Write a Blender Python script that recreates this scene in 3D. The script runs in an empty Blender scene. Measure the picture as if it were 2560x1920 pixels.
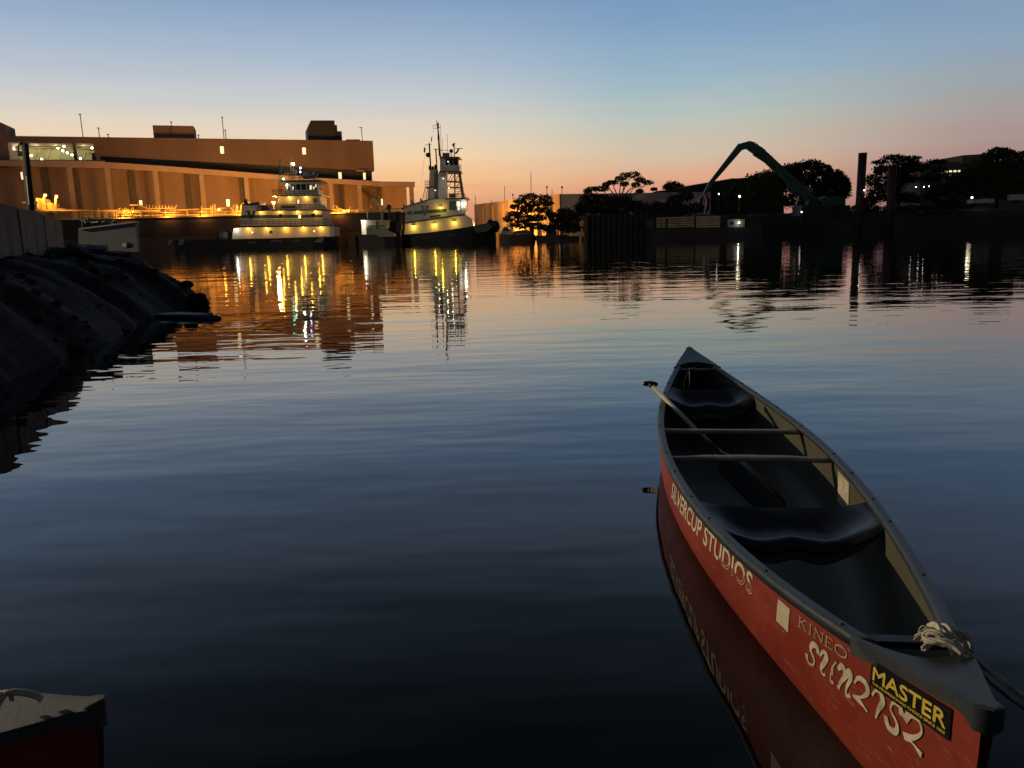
import bpy, bmesh, math, random
from mathutils import Vector, Matrix
random.seed(7)
R_ = math.radians
sc = bpy.context.scene
col = sc.collection

# ------------------------------------------------------------------ camera
FPX, CX, CY, HC = 1924.0, 1280.0, 960.0, 1.5          # photo is 2560x1920
PITCH = math.atan((960 - 586) / FPX); ROLL = math.atan(.024)
vF = Vector((0, math.cos(PITCH), -math.sin(PITCH)))
vU0 = Vector((0, math.sin(PITCH), math.cos(PITCH))); vR0 = Vector((1, 0, 0))
vR = vR0 * math.cos(ROLL) - vU0 * math.sin(ROLL)
vU = vU0 * math.cos(ROLL) + vR0 * math.sin(ROLL)
vC = Vector((0, 0, HC))
cd = bpy.data.cameras.new('camera'); cam = bpy.data.objects.new('camera', cd); col.objects.link(cam)
cd.lens = 36 * FPX / 2560; cd.sensor_width = 36; cd.clip_start = .05; cd.clip_end = 9000
m = Matrix((vR, vU, -vF)).transposed().to_4x4(); m.translation = vC; cam.matrix_world = m
sc.camera = cam

# ------------------------------------------------------------------ world: dusk sky
GLOW = -20.0                                           # azimuth of the set sun, degrees from +Y
w = bpy.data.worlds.new('World'); sc.world = w; w.use_nodes = True
nt = w.node_tree; nt.nodes.clear()
def N(t, **k):
    n = nt.nodes.new(t)
    for a, b in k.items(): setattr(n, a, b)
    return n
def LK(a, b): nt.links.new(a, b)
def s2l(c):
    return tuple((x / 255 / 12.92 if x / 255 <= .04045 else ((x / 255 + .055) / 1.055) ** 2.4) for x in c) + (1,)
tc = N('ShaderNodeTexCoord'); sp = N('ShaderNodeSeparateXYZ'); LK(tc.outputs['Generated'], sp.inputs[0])
def math_(op, a, b=None, c=None):
    n = N('ShaderNodeMath', operation=op)
    for i, v in enumerate((a, b, c)):
        if v is None: continue
        if isinstance(v, (int, float)): n.inputs[i].default_value = v
        else: LK(v, n.inputs[i])
    return n.outputs[0]
def ramp(stops, fac):
    n = N('ShaderNodeValToRGB'); e = n.color_ramp.elements
    while len(e) < len(stops): e.new(.5)
    for i, (p, c) in enumerate(stops): e[i].position = p; e[i].color = s2l(c)
    LK(fac, n.inputs[0]); return n.outputs[0]
elev = math_('ABSOLUTE', sp.outputs[2])
# faint streaks of cloud: noise stretched along the horizon shifts the gradient a little
mp = N('ShaderNodeMapping'); mp.inputs['Scale'].default_value = (2.2, 2.2, 34); LK(tc.outputs['Generated'], mp.inputs[0])
mp.inputs['Rotation'].default_value = (0, R_(1.5), 0)
nz = N('ShaderNodeTexNoise'); nz.inputs['Scale'].default_value = 1.6; nz.inputs['Detail'].default_value = 5; nz.inputs['Roughness'].default_value = .55
LK(mp.outputs[0], nz.inputs[0])
streak = math_('MULTIPLY_ADD', nz.outputs[0], .034, -.017)
damp = N('ShaderNodeMapRange'); LK(elev, damp.inputs[0]); damp.inputs[1].default_value = .03; damp.inputs[2].default_value = .2; damp.inputs[3].default_value = 1.5; damp.inputs[4].default_value = .45
elev2 = math_('MAXIMUM', math_('ADD', elev, math_('MULTIPLY', streak, damp.outputs[0])), 0.0)
UP = [(.36, (114, 134, 160)), (.46, (74, 90, 110)), (.60, (27, 35, 43)), (1, (14, 20, 26))]
warm = ramp([(0, (158, 108, 112)), (.03, (208, 144, 114)), (.062, (240, 184, 132)), (.098, (243, 208, 166)), (.132, (222, 208, 190)),
             (.165, (196, 199, 202)), (.21, (164, 182, 202)), (.275, (124, 154, 190))] + UP[:3], elev2)
mid = ramp([(0, (156, 106, 118)), (.032, (212, 140, 120)), (.064, (220, 168, 138)), (.095, (206, 187, 164)), (.13, (182, 192, 184)),
            (.175, (154, 180, 194)), (.22, (132, 164, 194)), (.275, (112, 146, 186))] + UP[:3], elev2)
cool = ramp([(0, (108, 96, 112)), (.045, (140, 116, 122)), (.08, (166, 140, 136)), (.115, (164, 152, 150)), (.15, (150, 160, 168)),
             (.19, (136, 160, 184)), (.275, (112, 142, 180))] + UP, elev2)
back = ramp([(0, (58, 58, 72)), (.15, (74, 76, 92)), (.4, (52, 62, 80)), (.6, (27, 35, 43)), (1, (14, 20, 26))], elev2)
ln = math_('SQRT', math_('ADD', math_('MULTIPLY', sp.outputs[0], sp.outputs[0]), math_('MULTIPLY', sp.outputs[1], sp.outputs[1])))
dt = math_('DIVIDE', math_('ADD', math_('MULTIPLY', sp.outputs[0], math.sin(R_(GLOW))), math_('MULTIPLY', sp.outputs[1], math.cos(R_(GLOW)))), math_('MAXIMUM', ln, .001))
def mr(v, a, b):
    n = N('ShaderNodeMapRange', interpolation_type='SMOOTHSTEP'); LK(v, n.inputs[0]); n.inputs[1].default_value = a; n.inputs[2].default_value = b
    return n.outputs[0]
def mix(f, a, b):
    n = N('ShaderNodeMix', data_type='RGBA'); LK(f, n.inputs[0]); LK(a, n.inputs[6]); LK(b, n.inputs[7]); return n.outputs[2]
skyc = mix(mr(dt, .60, .86), cool, mix(mr(dt, .86, .985), mid, warm))
skyc = mix(mr(dt, -.25, .6), back, skyc)
sky = N('ShaderNodeTexSky', sky_type='NISHITA'); sky.sun_disc = False; sky.sun_elevation = R_(-2.0); sky.sun_rotation = R_(GLOW); sky.altitude = 5
b1 = N('ShaderNodeBackground'); LK(skyc, b1.inputs[0]); b1.inputs[1].default_value = 1.0
b2 = N('ShaderNodeBackground'); LK(sky.outputs[0], b2.inputs[0]); b2.inputs[1].default_value = .05
ad = N('ShaderNodeAddShader'); LK(b1.outputs[0], ad.inputs[0]); LK(b2.outputs[0], ad.inputs[1])
wo = N('ShaderNodeOutputWorld'); LK(ad.outputs[0], wo.inputs[0])

# ------------------------------------------------------------------ render settings
vs = sc.view_settings; vs.view_transform = 'Standard'; vs.look = 'None'; vs.gamma = 1; vs.use_curve_mapping = False; vs.exposure = 0
cy = sc.cycles; cy.use_denoising = True; cy.max_bounces = 6; cy.diffuse_bounces = 2; cy.glossy_bounces = 4; cy.transmission_bounces = 4
cy.sample_clamp_indirect = 12; cy.caustics_reflective = False; cy.caustics_refractive = False
cy.use_adaptive_sampling = True; cy.adaptive_threshold = .01

# ------------------------------------------------------------------ helpers: pixels to places
def ray(x, y): return vF + vR * ((x - CX) / FPX) - vU * ((y - CY) / FPX)
def P(x, y, d):
    v = ray(x, y); return vC + v * (d / v.y)
def Pz(x, y, z):
    v = ray(x, y); return vC + v * ((z - HC) / v.z)

# ------------------------------------------------------------------ materials
MT = {}
def mat(name, c, rough=.6, var=.18, scale=1.5, bump=0.0, bscale=8, metal=0.0, spec=.5, c2=None, stretch=(1, 1, 1), coord='Object'):
    if name in MT: return MT[name]
    mm = bpy.data.materials.new(name); mm.use_nodes = True; t = mm.node_tree; bs = t.nodes['Principled BSDF']
    tcn = t.nodes.new('ShaderNodeTexCoord'); mpn = t.nodes.new('ShaderNodeMapping'); mpn.inputs['Scale'].default_value = stretch
    t.links.new(tcn.outputs[coord], mpn.inputs[0])
    nn = t.nodes.new('ShaderNodeTexNoise'); nn.inputs['Scale'].default_value = scale; nn.inputs['Detail'].default_value = 6
    t.links.new(mpn.outputs[0], nn.inputs[0])
    rr = t.nodes.new('ShaderNodeValToRGB'); rr.color_ramp.elements[0].position = .3; rr.color_ramp.elements[1].position = .72
    c = tuple(c)
    lo = tuple(x * (1 - var) for x in c); hi = c2 if c2 else tuple(min(1, x * (1 + var)) for x in c)
    rr.color_ramp.elements[0].color = lo + (1,); rr.color_ramp.elements[1].color = tuple(hi) + (1,)
    t.links.new(nn.outputs[0], rr.inputs[0]); t.links.new(rr.outputs[0], bs.inputs['Base Color'])
    bs.inputs['Roughness'].default_value = rough; bs.inputs['Metallic'].default_value = metal; bs.inputs['Specular IOR Level'].default_value = spec
    if bump:
        n2 = t.nodes.new('ShaderNodeTexNoise'); n2.inputs['Scale'].default_value = bscale; n2.inputs['Detail'].default_value = 6
        t.links.new(mpn.outputs[0], n2.inputs[0])
        bp = t.nodes.new('ShaderNodeBump'); bp.inputs['Distance'].default_value = bump; bp.inputs['Strength'].default_value = 1
        t.links.new(n2.outputs[0], bp.inputs['Height']); t.links.new(bp.outputs[0], bs.inputs['Normal'])
    MT[name] = mm; return mm
def emis(name, c, s):
    if name in MT: return MT[name]
    mm = bpy.data.materials.new(name); mm.use_nodes = True; bs = mm.node_tree.nodes['Principled BSDF']
    bs.inputs['Base Color'].default_value = tuple(c) + (1,); bs.inputs['Emission Color'].default_value = tuple(c) + (1,); bs.inputs['Emission Strength'].default_value = s
    MT[name] = mm; return mm

M_conc = mat('concrete_wall', (.34, .23, .15), .85, .16, .25, .01, 3, stretch=(1, 1, .25))
M_concU = mat('brown_panel_wall', (.175, .125, .112), .8, .14, .2, .0, 3, stretch=(1, 1, .2))
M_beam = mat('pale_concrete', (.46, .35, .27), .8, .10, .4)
M_trim = mat('grey_brown_trim', (.13, .11, .085), .8, .12, .6)
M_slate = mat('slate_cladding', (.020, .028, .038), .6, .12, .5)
M_black = mat('black_paint', (.008, .008, .009), .35, .3, .8)
M_hullb = mat('black_hull', (.012, .012, .014), .45, .4, .7, c2=(.03, .028, .026), stretch=(.5, .5, 2))
M_rust = mat('barge_hull_paint', (.022, .014, .010), .6, .3, .3, c2=(.05, .03, .02), stretch=(1, 1, .2))
M_boot = mat('boot_topping', (.06, .036, .022), .6, .3, .3)
M_white = mat('white_paint', (.74, .69, .58), .45, .10, .9, stretch=(.4, .4, 1.6))
M_green = mat('green_band', (.02, .085, .02), .45, .15, 1)
M_greend = mat('dark_green_paint', (.022, .075, .032), .4, .25, .5)
M_grey = mat('grey_paint', (.18, .18, .17), .5, .15, 1)
M_dgrey = mat('dark_grey_paint', (.05, .05, .05), .5, .2, 1)
M_glassd = mat('dark_glass', (.01, .012, .014), .06, .1, 1)
M_brass = mat('orange_name_board', (.10, .02, .01), .5, .2, 1)
M_yel = mat('yellow_pipe_paint', (.80, .56, .20), .5, .2, 1)
M_pile = mat('rusty_pile', (.035, .016, .012), .7, .4, .8, .02, 4)
M_tan = mat('tan_corrugated_steel', (.42, .35, .21), .6, .25, .6, stretch=(1, 1, .3))
M_land = mat('far_earth', (.026, .024, .020), .95, .5, .2, .1, 1)
M_mud = mat('black_mud', (.012, .011, .0095), .8, .6, 1.6, .035, 4, spec=.12)
M_rock = mat('dark_riprap', (.020, .019, .017), .85, .6, 2.5, .02, 9, spec=.2)
M_rockp = mat('pale_stone', (.20, .18, .15), .9, .3, 6, .01, 20)
M_block = mat('cast_concrete', (.20, .17, .13), .9, .45, 1.8, .02, 9, stretch=(2, 2, .6))
M_steelg = mat('grey_steel_box', (.17, .18, .18), .55, .15, 2)
M_bark = mat('bark', (.022, .017, .012), .95, .3, 3)
M_leaf = mat('leaves', (.045, .058, .020), .8, .5, .35, c2=(.085, .095, .03))
M_leafd = mat('dark_leaves', (.018, .024, .010), .85, .5, .35)
M_brick = mat('brown_brick_far', (.16, .12, .09), .85, .15, .3)
M_wood = mat('utility_pole_wood', (.03, .024, .018), .9, .3, 2, stretch=(6, 6, .6))
M_warm = emis('lit_window', (1, .80, .45), 1.15)
M_bulb = emis('deck_lamp_bulb', (1, .62, .07), 16)
M_bulbs = emis('sodium_bulb', (1, .42, .06), 30)
M_bulbw = emis('white_bulb', (1, .93, .72), 40)
M_bulbg = emis('green_bulb', (.1, 1, .55), 14)
M_bulbb = emis('blue_white_bulb', (.45, .5, 1), 16)
M_bulbf = emis('hall_lamp_bulb', (1, .92, .62), 9)
M_room = mat('hall_inside_wall', (.42, .39, .24), .8, .15, .3)

# ------------------------------------------------------------------ mesh builder
class MB:
    def __init__(s): s.v = []; s.f = []; s.smooth = False
    def add(s, vs_, fs_):
        o = len(s.v); s.v += [tuple(v) for v in vs_]; s.f += [tuple(i + o for i in f) for f in fs_]; return s
    def box(s, a, b):
        x0, y0, z0 = a; x1, y1, z1 = b
        return s.add([(x0, y0, z0), (x1, y0, z0), (x1, y1, z0), (x0, y1, z0), (x0, y0, z1), (x1, y0, z1), (x1, y1, z1), (x0, y1, z1)],
                     [(0, 3, 2, 1), (4, 5, 6, 7), (0, 1, 5, 4), (1, 2, 6, 5), (2, 3, 7, 6), (3, 0, 4, 7)])
    def prism(s, pts, ext):
        """front polygon pts (3D), extruded by vector ext"""
        n = len(pts); pts = [Vector(p) for p in pts]; ext = Vector(ext)
        nrm = Vector((0, 0, 0))
        for i in range(n): nrm += pts[i].cross(pts[(i + 1) % n])
        if nrm.dot(ext) > 0: pts = pts[::-1]
        v = pts + [p + ext for p in pts]
        f = [tuple(range(n)), tuple(range(2 * n - 1, n - 1, -1))] + [(i, i + n, (i + 1) % n + n, (i + 1) % n) for i in range(n)]
        f = [f[0], f[1]] + [q[::-1] for q in f[2:]]
        f = [tuple(q) for q in f]
        return s.add(v, [f[0], f[1]] + [q[::-1] for q in f[2:]])
    def tube(s, pts, r, n=6, caps=True):
        pts = [Vector(p) for p in pts]; rs = r if isinstance(r, (list, tuple)) else [r] * len(pts)
        vv = []; up = Vector((0, 0, 1))
        for i, p in enumerate(pts):
            t = (pts[min(i + 1, len(pts) - 1)] - pts[max(i - 1, 0)]).normalized()
            a = t.cross(up if abs(t.z) < .95 else Vector((1, 0, 0))).normalized(); b = t.cross(a)
            for k in range(n):
                q = 2 * math.pi * k / n; vv.append(p + (a * math.cos(q) + b * math.sin(q)) * rs[i])
        ff = [(i * n + k, i * n + (k + 1) % n, (i + 1) * n + (k + 1) % n, (i + 1) * n + k) for i in range(len(pts) - 1) for k in range(n)]
        if caps: ff += [tuple(range(n - 1, -1, -1)), tuple(range((len(pts) - 1) * n, len(pts) * n))]
        return s.add(vv, ff)
    def bar(s, a, b, wd, ht=None, wd2=None, ht2=None):
        a = Vector(a); b = Vector(b); ht = ht or wd; wd2 = wd2 or wd; ht2 = ht2 or ht
        t = (b - a).normalized(); sd = t.cross(Vector((0, 0, 1)) if abs(t.z) < .95 else Vector((0, 1, 0))).normalized(); u = sd.cross(t)
        v = [a + sd * (i * wd / 2) + u * (j * ht / 2) for i, j in ((-1, -1), (1, -1), (1, 1), (-1, 1))] + [b + sd * (i * wd2 / 2) + u * (j * ht2 / 2) for i, j in ((-1, -1), (1, -1), (1, 1), (-1, 1))]
        return s.add(v, [(0, 3, 2, 1), (4, 5, 6, 7), (0, 1, 5, 4), (1, 2, 6, 5), (2, 3, 7, 6), (3, 0, 4, 7)])
    def ball(s, c, r, nu=8, nv=5, sq=(1, 1, 1)):
        c = Vector(c); vv = [c + Vector((0, 0, r * sq[2]))]
        for j in range(1, nv):
            p = math.pi * j / nv
            for i in range(nu):
                q = 2 * math.pi * i / nu; vv.append(c + Vector((r * sq[0] * math.sin(p) * math.cos(q), r * sq[1] * math.sin(p) * math.sin(q), r * sq[2] * math.cos(p))))
        vv.append(c - Vector((0, 0, r * sq[2]))); L_ = len(vv) - 1
        ff = [(0, 1 + i, 1 + (i + 1) % nu) for i in range(nu)]
        for j in range(nv - 2):
            for i in range(nu): ff.append((1 + j * nu + i, 1 + (j + 1) * nu + i, 1 + (j + 1) * nu + (i + 1) % nu, 1 + j * nu + (i + 1) % nu))
        ff += [(L_, 1 + (nv - 2) * nu + (i + 1) % nu, 1 + (nv - 2) * nu + i) for i in range(nu)]
        return s.add(vv, ff)
    def grid(s, fn, nu, nv, close=False):
        vv = [fn(i / nu, j / nv) for j in range(nv + 1) for i in range(nu + 1)]
        return s.add(vv, [(j * (nu + 1) + i, j * (nu + 1) + i + 1, (j + 1) * (nu + 1) + i + 1, (j + 1) * (nu + 1) + i) for j in range(nv) for i in range(nu)])
    def build(s, name, material, parent=None, smooth=False, world=True):
        off = Vector((0, 0, 0))
        if parent is not None and world:
            q = parent
            while q is not None: off += q.location; q = q.parent
        me = bpy.data.meshes.new(name); me.from_pydata([tuple(Vector(v) - off) for v in s.v], [], s.f)
        me.materials.append(material)
        bm = bmesh.new(); bm.from_mesh(me); bmesh.ops.recalc_face_normals(bm, faces=bm.faces); bm.to_mesh(me); bm.free()
        if smooth:
            for p in me.polygons: p.use_smooth = True
        me.update()
        o = bpy.data.objects.new(name, me); col.objects.link(o); o.parent = parent
        return o
def tag(o, label, cat, group=None, kind=None):
    if label: o['label'] = label
    if cat: o['category'] = cat
    if group: o['group'] = group
    if kind: o['kind'] = kind
    return o
def thing(name, label, cat, loc=(0, 0, 0), group=None):
    o = bpy.data.objects.new(name, None); col.objects.link(o); o.location = loc; o.empty_display_size = .2
    return tag(o, label, cat, group)
def struct(name, mb, material, smooth=False, kind='structure'):
    o = mb.build(name, material, None, smooth); o['kind'] = kind; return o
def light(name, p, watts, c, r=.15, parent=None):
    l = bpy.data.lights.new(name, 'POINT'); l.energy = watts; l.color = c; l.shadow_soft_size = r
    o = bpy.data.objects.new(name, l); col.objects.link(o); o.location = p
    if parent: 
        o.parent = parent; o.location = Vector(p) - parent.location
    return o
def slab(px, d, depth):
    """vertical plate: its front face at distance d through those picture points, going back by depth"""
    return MB().prism([P(x, y, d) for x, y in px], (0, depth, 0))
def rect(x0, y0, x1, y1): return [(x0, y1), (x1, y1), (x1, y0), (x0, y0)]
SOD = (1, .41, .075); YEL = (1, .45, .05); WHT = (1, .92, .72)

# ================================================================== WATER
wm = bpy.data.materials.new('harbour_water'); wm.use_nodes = True; t = wm.node_tree; bs = t.nodes['Principled BSDF']
bs.inputs['Base Color'].default_value = (.0035, .0055, .0065, 1); bs.inputs['Roughness'].default_value = .0; bs.inputs['IOR'].default_value = 1.52
bs.inputs['Specular IOR Level'].default_value = .5
def wn(ty, **k):
    n = t.nodes.new(ty)
    for a, b in k.items(): setattr(n, a, b)
    return n
def wl(a, b): t.links.new(a, b)
g = wn('ShaderNodeNewGeometry')
def wnoise(scale, st, rot, detail=2, rough=.5, dist=0):
    mpn = wn('ShaderNodeMapping'); mpn.inputs['Scale'].default_value = st; mpn.inputs['Rotation'].default_value = (0, 0, R_(rot)); wl(g.outputs['Position'], mpn.inputs[0])
    n = wn('ShaderNodeTexNoise'); n.inputs['Scale'].default_value = scale; n.inputs['Detail'].default_value = detail; n.inputs['Roughness'].default_value = rough; n.inputs['Distortion'].default_value = dist
    wl(mpn.outputs[0], n.inputs[0]); return n.outputs[0]
def wmath(op, a, b, c=None):
    n = wn('ShaderNodeMath', operation=op)
    for i, v in enumerate((a, b, c)):
        if v is None: continue
        if isinstance(v, (int, float)): n.inputs[i].default_value = v
        else: wl(v, n.inputs[i])
    return n.outputs[0]
n1 = wnoise(.55, (.40, 1, 1), 8, 1)           # slow undulation
n2 = wnoise(1.9, (.34, 1, 1), -7, 2)          # long-crested ripples
n3 = wnoise(5.0, (.45, 1, 1), 14, 2)          # fine ripples
cat = wnoise(.10, (.5, 1.6, 1), 5, 3)          # cat's paws: where the fine ripples show
catm = wn('ShaderNodeMapRange'); wl(cat, catm.inputs[0]); catm.inputs[1].default_value = .40; catm.inputs[2].default_value = .66; catm.inputs[3].default_value = .25; catm.inputs[4].default_value = 1.0
h = wmath('ADD', wmath('MULTIPLY', n1, .016), wmath('MULTIPLY', n2, .0075))
h = wmath('ADD', h, wmath('MULTIPLY', wmath('MULTIPLY', n3, .0017), catm.outputs[0]))
# rings spreading from the float by the bank
RC = Pz(600, 812, 0)
vd = wn('ShaderNodeVectorMath', operation='DISTANCE'); wl(g.outputs['Position'], vd.inputs[0]); vd.inputs[1].default_value = RC
ring = wmath('MULTIPLY', wmath('SINE', wmath('MULTIPLY', vd.outputs['Value'], 22.0), 0), wmath('POWER', 2.718, wmath('MULTIPLY', wmath('MULTIPLY', vd.outputs['Value'], vd.outputs['Value']), -2.2)))
h = wmath('ADD', h, wmath('MULTIPLY', ring, .0010))
bp = wn('ShaderNodeBump'); bp.inputs['Strength'].default_value = 1; bp.inputs['Distance'].default_value = 1
wl(h, bp.inputs['Height']); wl(bp.outputs[0], bs.inputs['Normal'])
CL = 5.4023; CC = (1.2851, 4.12245); CANG = R_(83.476)
def c_w(t_): return max(.445 * (1 - min(1, abs(t_)) ** 1.96), .014)
def c_zg(t_): return .302 + (.195 if t_ < 0 else .155) * abs(t_) ** 2.7
def c_zk(t_): return -.09 + .12 * max(0, (abs(t_) - .8) / .2) ** 2
def c_n(t_): return 4.6 - 3.6 * abs(t_) ** 1.15
def c_sec(t_, th, ins=0.0):
    n_ = max(1.0, c_n(t_)); w_ = max(c_w(t_) - ins, .004); zk = c_zk(t_) + ins; zg = c_zg(t_)
    y = w_ * math.sin(th) ** (2 / n_) if th > 0 else 0; v = 1 - max(0, math.cos(th)) ** (2 / n_)
    x = t_ * CL / 2
    x -= math.copysign(1, t_) * .10 * (1 - v) ** 2 * max(0, (abs(t_) - .8) / .2) ** 2
    return x, y, zk + (zg - zk) * v
def c_side(x, z):
    """outer hull on the left side at length x and height z"""
    t_ = x / (CL / 2); n_ = c_n(t_); v = min(max((z - c_zk(t_)) / (c_zg(t_) - c_zk(t_)), 0), 1)
    return Vector((x, c_w(t_) * (1 - (1 - v) ** n_) ** (1 / n_), z))

tip2 = Pz(264, 1764, .502); ang2 = math.atan2(.10, -1.0); hd2 = Vector((math.cos(ang2), math.sin(ang2), 0))
C2LOC = Vector((tip2.x, tip2.y, 0)) + hd2 * (CL / 2 + .02)
def waterline(mtx):
    """outline of the hull at the water surface, just inside the outer skin"""
    L_, R2 = [], []
    for i in range(81):
        t_ = -.968 + 1.936 * i / 80; a_, b_ = 0.0, math.pi / 2
        for _ in range(40):
            c_ = (a_ + b_) / 2
            if c_sec(t_, c_)[2] < 0: a_ = c_
            else: b_ = c_
        x, y, z = c_sec(t_, b_); y = max(y - .005, .0015); L_.append(mtx @ Vector((x, y, 0))); R2.append(mtx @ Vector((x, -y, 0)))
    return L_ + R2[::-1]
from mathutils.geometry import tessellate_polygon
loops = [[Vector((-60, -20, 0)), Vector((60, -20, 0)), Vector((60, 60, 0)), Vector((-60, 60, 0))],
         waterline(Matrix.Translation((CC[0], CC[1], 0)) @ Matrix.Rotation(CANG, 4, 'Z')), waterline(Matrix.Translation(C2LOC) @ Matrix.Rotation(ang2, 4, 'Z'))]
wb = MB(); wb.add([p_ for l_ in loops for p_ in l_], tessellate_polygon(loops))
for x0_, y0_, x1_, y1_ in ((-3000, -400, 3000, -20), (-3000, -20, -60, 60), (60, -20, 3000, 60), (-3000, 60, 3000, 6000)):
    wb.add([(x0_, y0_, 0), (x1_, y0_, 0), (x1_, y1_, 0), (x0_, y1_, 0)], [(0, 1, 2, 3)])
struct('water', wb, wm)
bed = MB().box((-60, -20, -3.2), (60, 60, -3.0)); struct('river_bed', bed, M_mud)

# ================================================================== LAND
far = MB()
far.box((-900, 232, -1), (900, 3000, 2.6))
struct('far_ground', far, M_land)
# quay under the long building and the warehouse
q = MB(); xa = P(-400, 600, 184).x; xb = P(1150, 600, 205).x
q.box((xa, 181, -1), (xb, 231.9, 3.0)); struct('quay', q, mat('quay_concrete', (.06, .05, .04), .9, .3, .5))
# dark bank on the right
rb = MB(); NX, NY = 90, 14
X0 = P(1640, 560, 178).x; X1 = P(2900, 560, 178).x
def rbank(u, v):
    x = X0 + (X1 - X0) * u; y = 172 + 62 * v; zz = 5.2 * min(1, v * 6) ** .8 - .4
    zz += (math.sin(x * .31) * .18 + math.sin(x * .83 + 1) * .14 + math.sin(x * 1.9 + y) * .12) * min(1, v * 8)
    y += math.sin(x * .13) * 1.5 + math.sin(x * .41) * .7
    return (x, y, zz)
rb.grid(rbank, NX, NY); struct('shore_bank', rb, M_land, True)

# ================================================================== LONG BUILDING (lower colonnade, upper block)
pA, pB = P(0, 600, 184), P(1040, 594, 214)
bu = Vector((pB.x - pA.x, pB.y - pA.y, 0)).normalized(); bn = Vector((-bu.y, bu.x, 0))        # bn points away from the camera
if bn.y < 0: bn = -bn
def BP(x, y, off=0.0):
    o = Vector((pA.x, pA.y, 0)) + bn * off; v = ray(x, y); k = (o - vC).dot(bn) / v.dot(bn); return vC + v * k
def BU(x, y=450, off=0.0): return (BP(x, y, off) - pA).dot(bu)
def B3(u, z, off=0.0):
    p_ = pA + bu * u + bn * off; return Vector((p_.x, p_.y, z))
def bslab(px, off, depth, snap=True):
    return MB().prism([BP(x, y, off) for x, y in px], bn * depth)
bld = thing('transfer_station', 'long brown concrete waterside building with a colonnade and lit windows, orange lamplight on it', 'building', B3(BU(500), 3.0))
# upper block, with an opening left for the lit hall
uo = 5.0
def zB(x, y, off=0): return BP(x, y, off).z
ztop = zB(500, 346, uo)
upper = [(-120, 0), (935, 0)]
uL, u1, u2, uR = BU(-140, 380, uo), BU(17, 380, uo), BU(236, 380, uo), BU(934, 390, uo)
zhT, zhB = zB(120, 357.5, uo), zB(120, 399, uo)
def zpoly(pts, off, depth): return MB().prism([B3(u, z, off) for u, z in pts], bn * depth)
zb2 = zB(238, 390, uo); zbR = zB(934, 427, uo)
zpoly([(u2, zb2), (uR, zbR), (uR, ztop), (u2, ztop)], uo, 14).build('upper_wall', M_concU, bld)
zpoly([(uL, zhT), (u2, zhT), (u2, ztop), (uL, ztop)], uo, 14).build('upper_wall', M_concU, bld)
zpoly([(uL, zhB - 2), (u1, zhB - 2), (u1, zhT), (uL, zhT)], uo, 14).build('upper_wall', M_concU, bld)
zpoly([(uL, zhT - 4), (BU(15, 325, uo), zhT - 4), (BU(15, 325, uo), zB(13, 311, uo)), (BU(-2, 308, uo), zB(-2, 304, uo)), (uL, zB(-2, 304, uo))], uo - .3, 8).build('stair_tower', M_concU, bld)
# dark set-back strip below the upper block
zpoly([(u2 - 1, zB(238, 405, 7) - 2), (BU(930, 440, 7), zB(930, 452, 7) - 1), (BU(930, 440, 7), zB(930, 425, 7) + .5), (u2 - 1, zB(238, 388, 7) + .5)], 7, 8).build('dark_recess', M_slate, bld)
# lit hall: room with back wall, ceiling, floor, mullion, glass and lamps
hall = zpoly([(u1 - 2, zhB - .4), (u2 + 2, zhB - .4), (u2 + 2, zhT + .3), (u1 - 2, zhT + .3)], uo + 9, .4).build('hall_back_wall', M_room, bld)
zpoly([(u1 - 2, zhT + .02), (u2 + 2, zhT + .02), (u2 + 2, zhT + .32), (u1 - 2, zhT + .32)], uo + .2, 9).build('hall_ceiling', M_room, bld)
zpoly([(u1 - 2, zhB - .5), (u2 + 2, zhB - .5), (u2 + 2, zhB - .02), (u1 - 2, zhB - .02)], uo + .2, 9).build('hall_floor', M_room, bld)
for u in (u1 - 1.2, u2 + .2): zpoly([(u, zhB), (u + .9, zhB), (u + .9, zhT), (u, zhT)], uo + .3, 8.6).build('hall_side_wall', M_room, bld)
um = BU(187, 380, uo)
zpoly([(um - .35, zhB), (um + .35, zhB), (um + .35, zhT), (um - .35, zhT)], uo + .1, .7).build('mullion', M_trim, bld)
for z in (zhT - 1.0,): zpoly([(u1, z), (u2, z), (u2, z + .12), (u1, z + .12)], uo + 4, .2).build('roof_truss', M_trim, bld)
for k in range(7):
    uu = u1 + (u2 - u1) * (k + .5) / 7; MB().bar(B3(uu, zhB + .1, uo + 7), B3(uu + 1.6, zhT - .2, uo + 7), .12).build('roof_truss', M_trim, bld)
for (x, y, off) in [(32, 371, 4), (78, 389, 5), (104, 398, 1.5), (150, 359.5, 4), (160, 366, 4.5), (145, 371, 5), (157, 377, 5.5), (168, 382, 6), (180, 387, 6.5), (201, 396, 3), (230, 370, 5)]:
    p_ = BP(x, y, uo + off); MB().ball(p_, .26).build('hall_lamp', M_bulbf, bld)
for x in (40, 90, 140, 210): light('hall_light', BP(x, 372, uo + 5), 230, (1, .9, .5), .3, bld)
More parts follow.
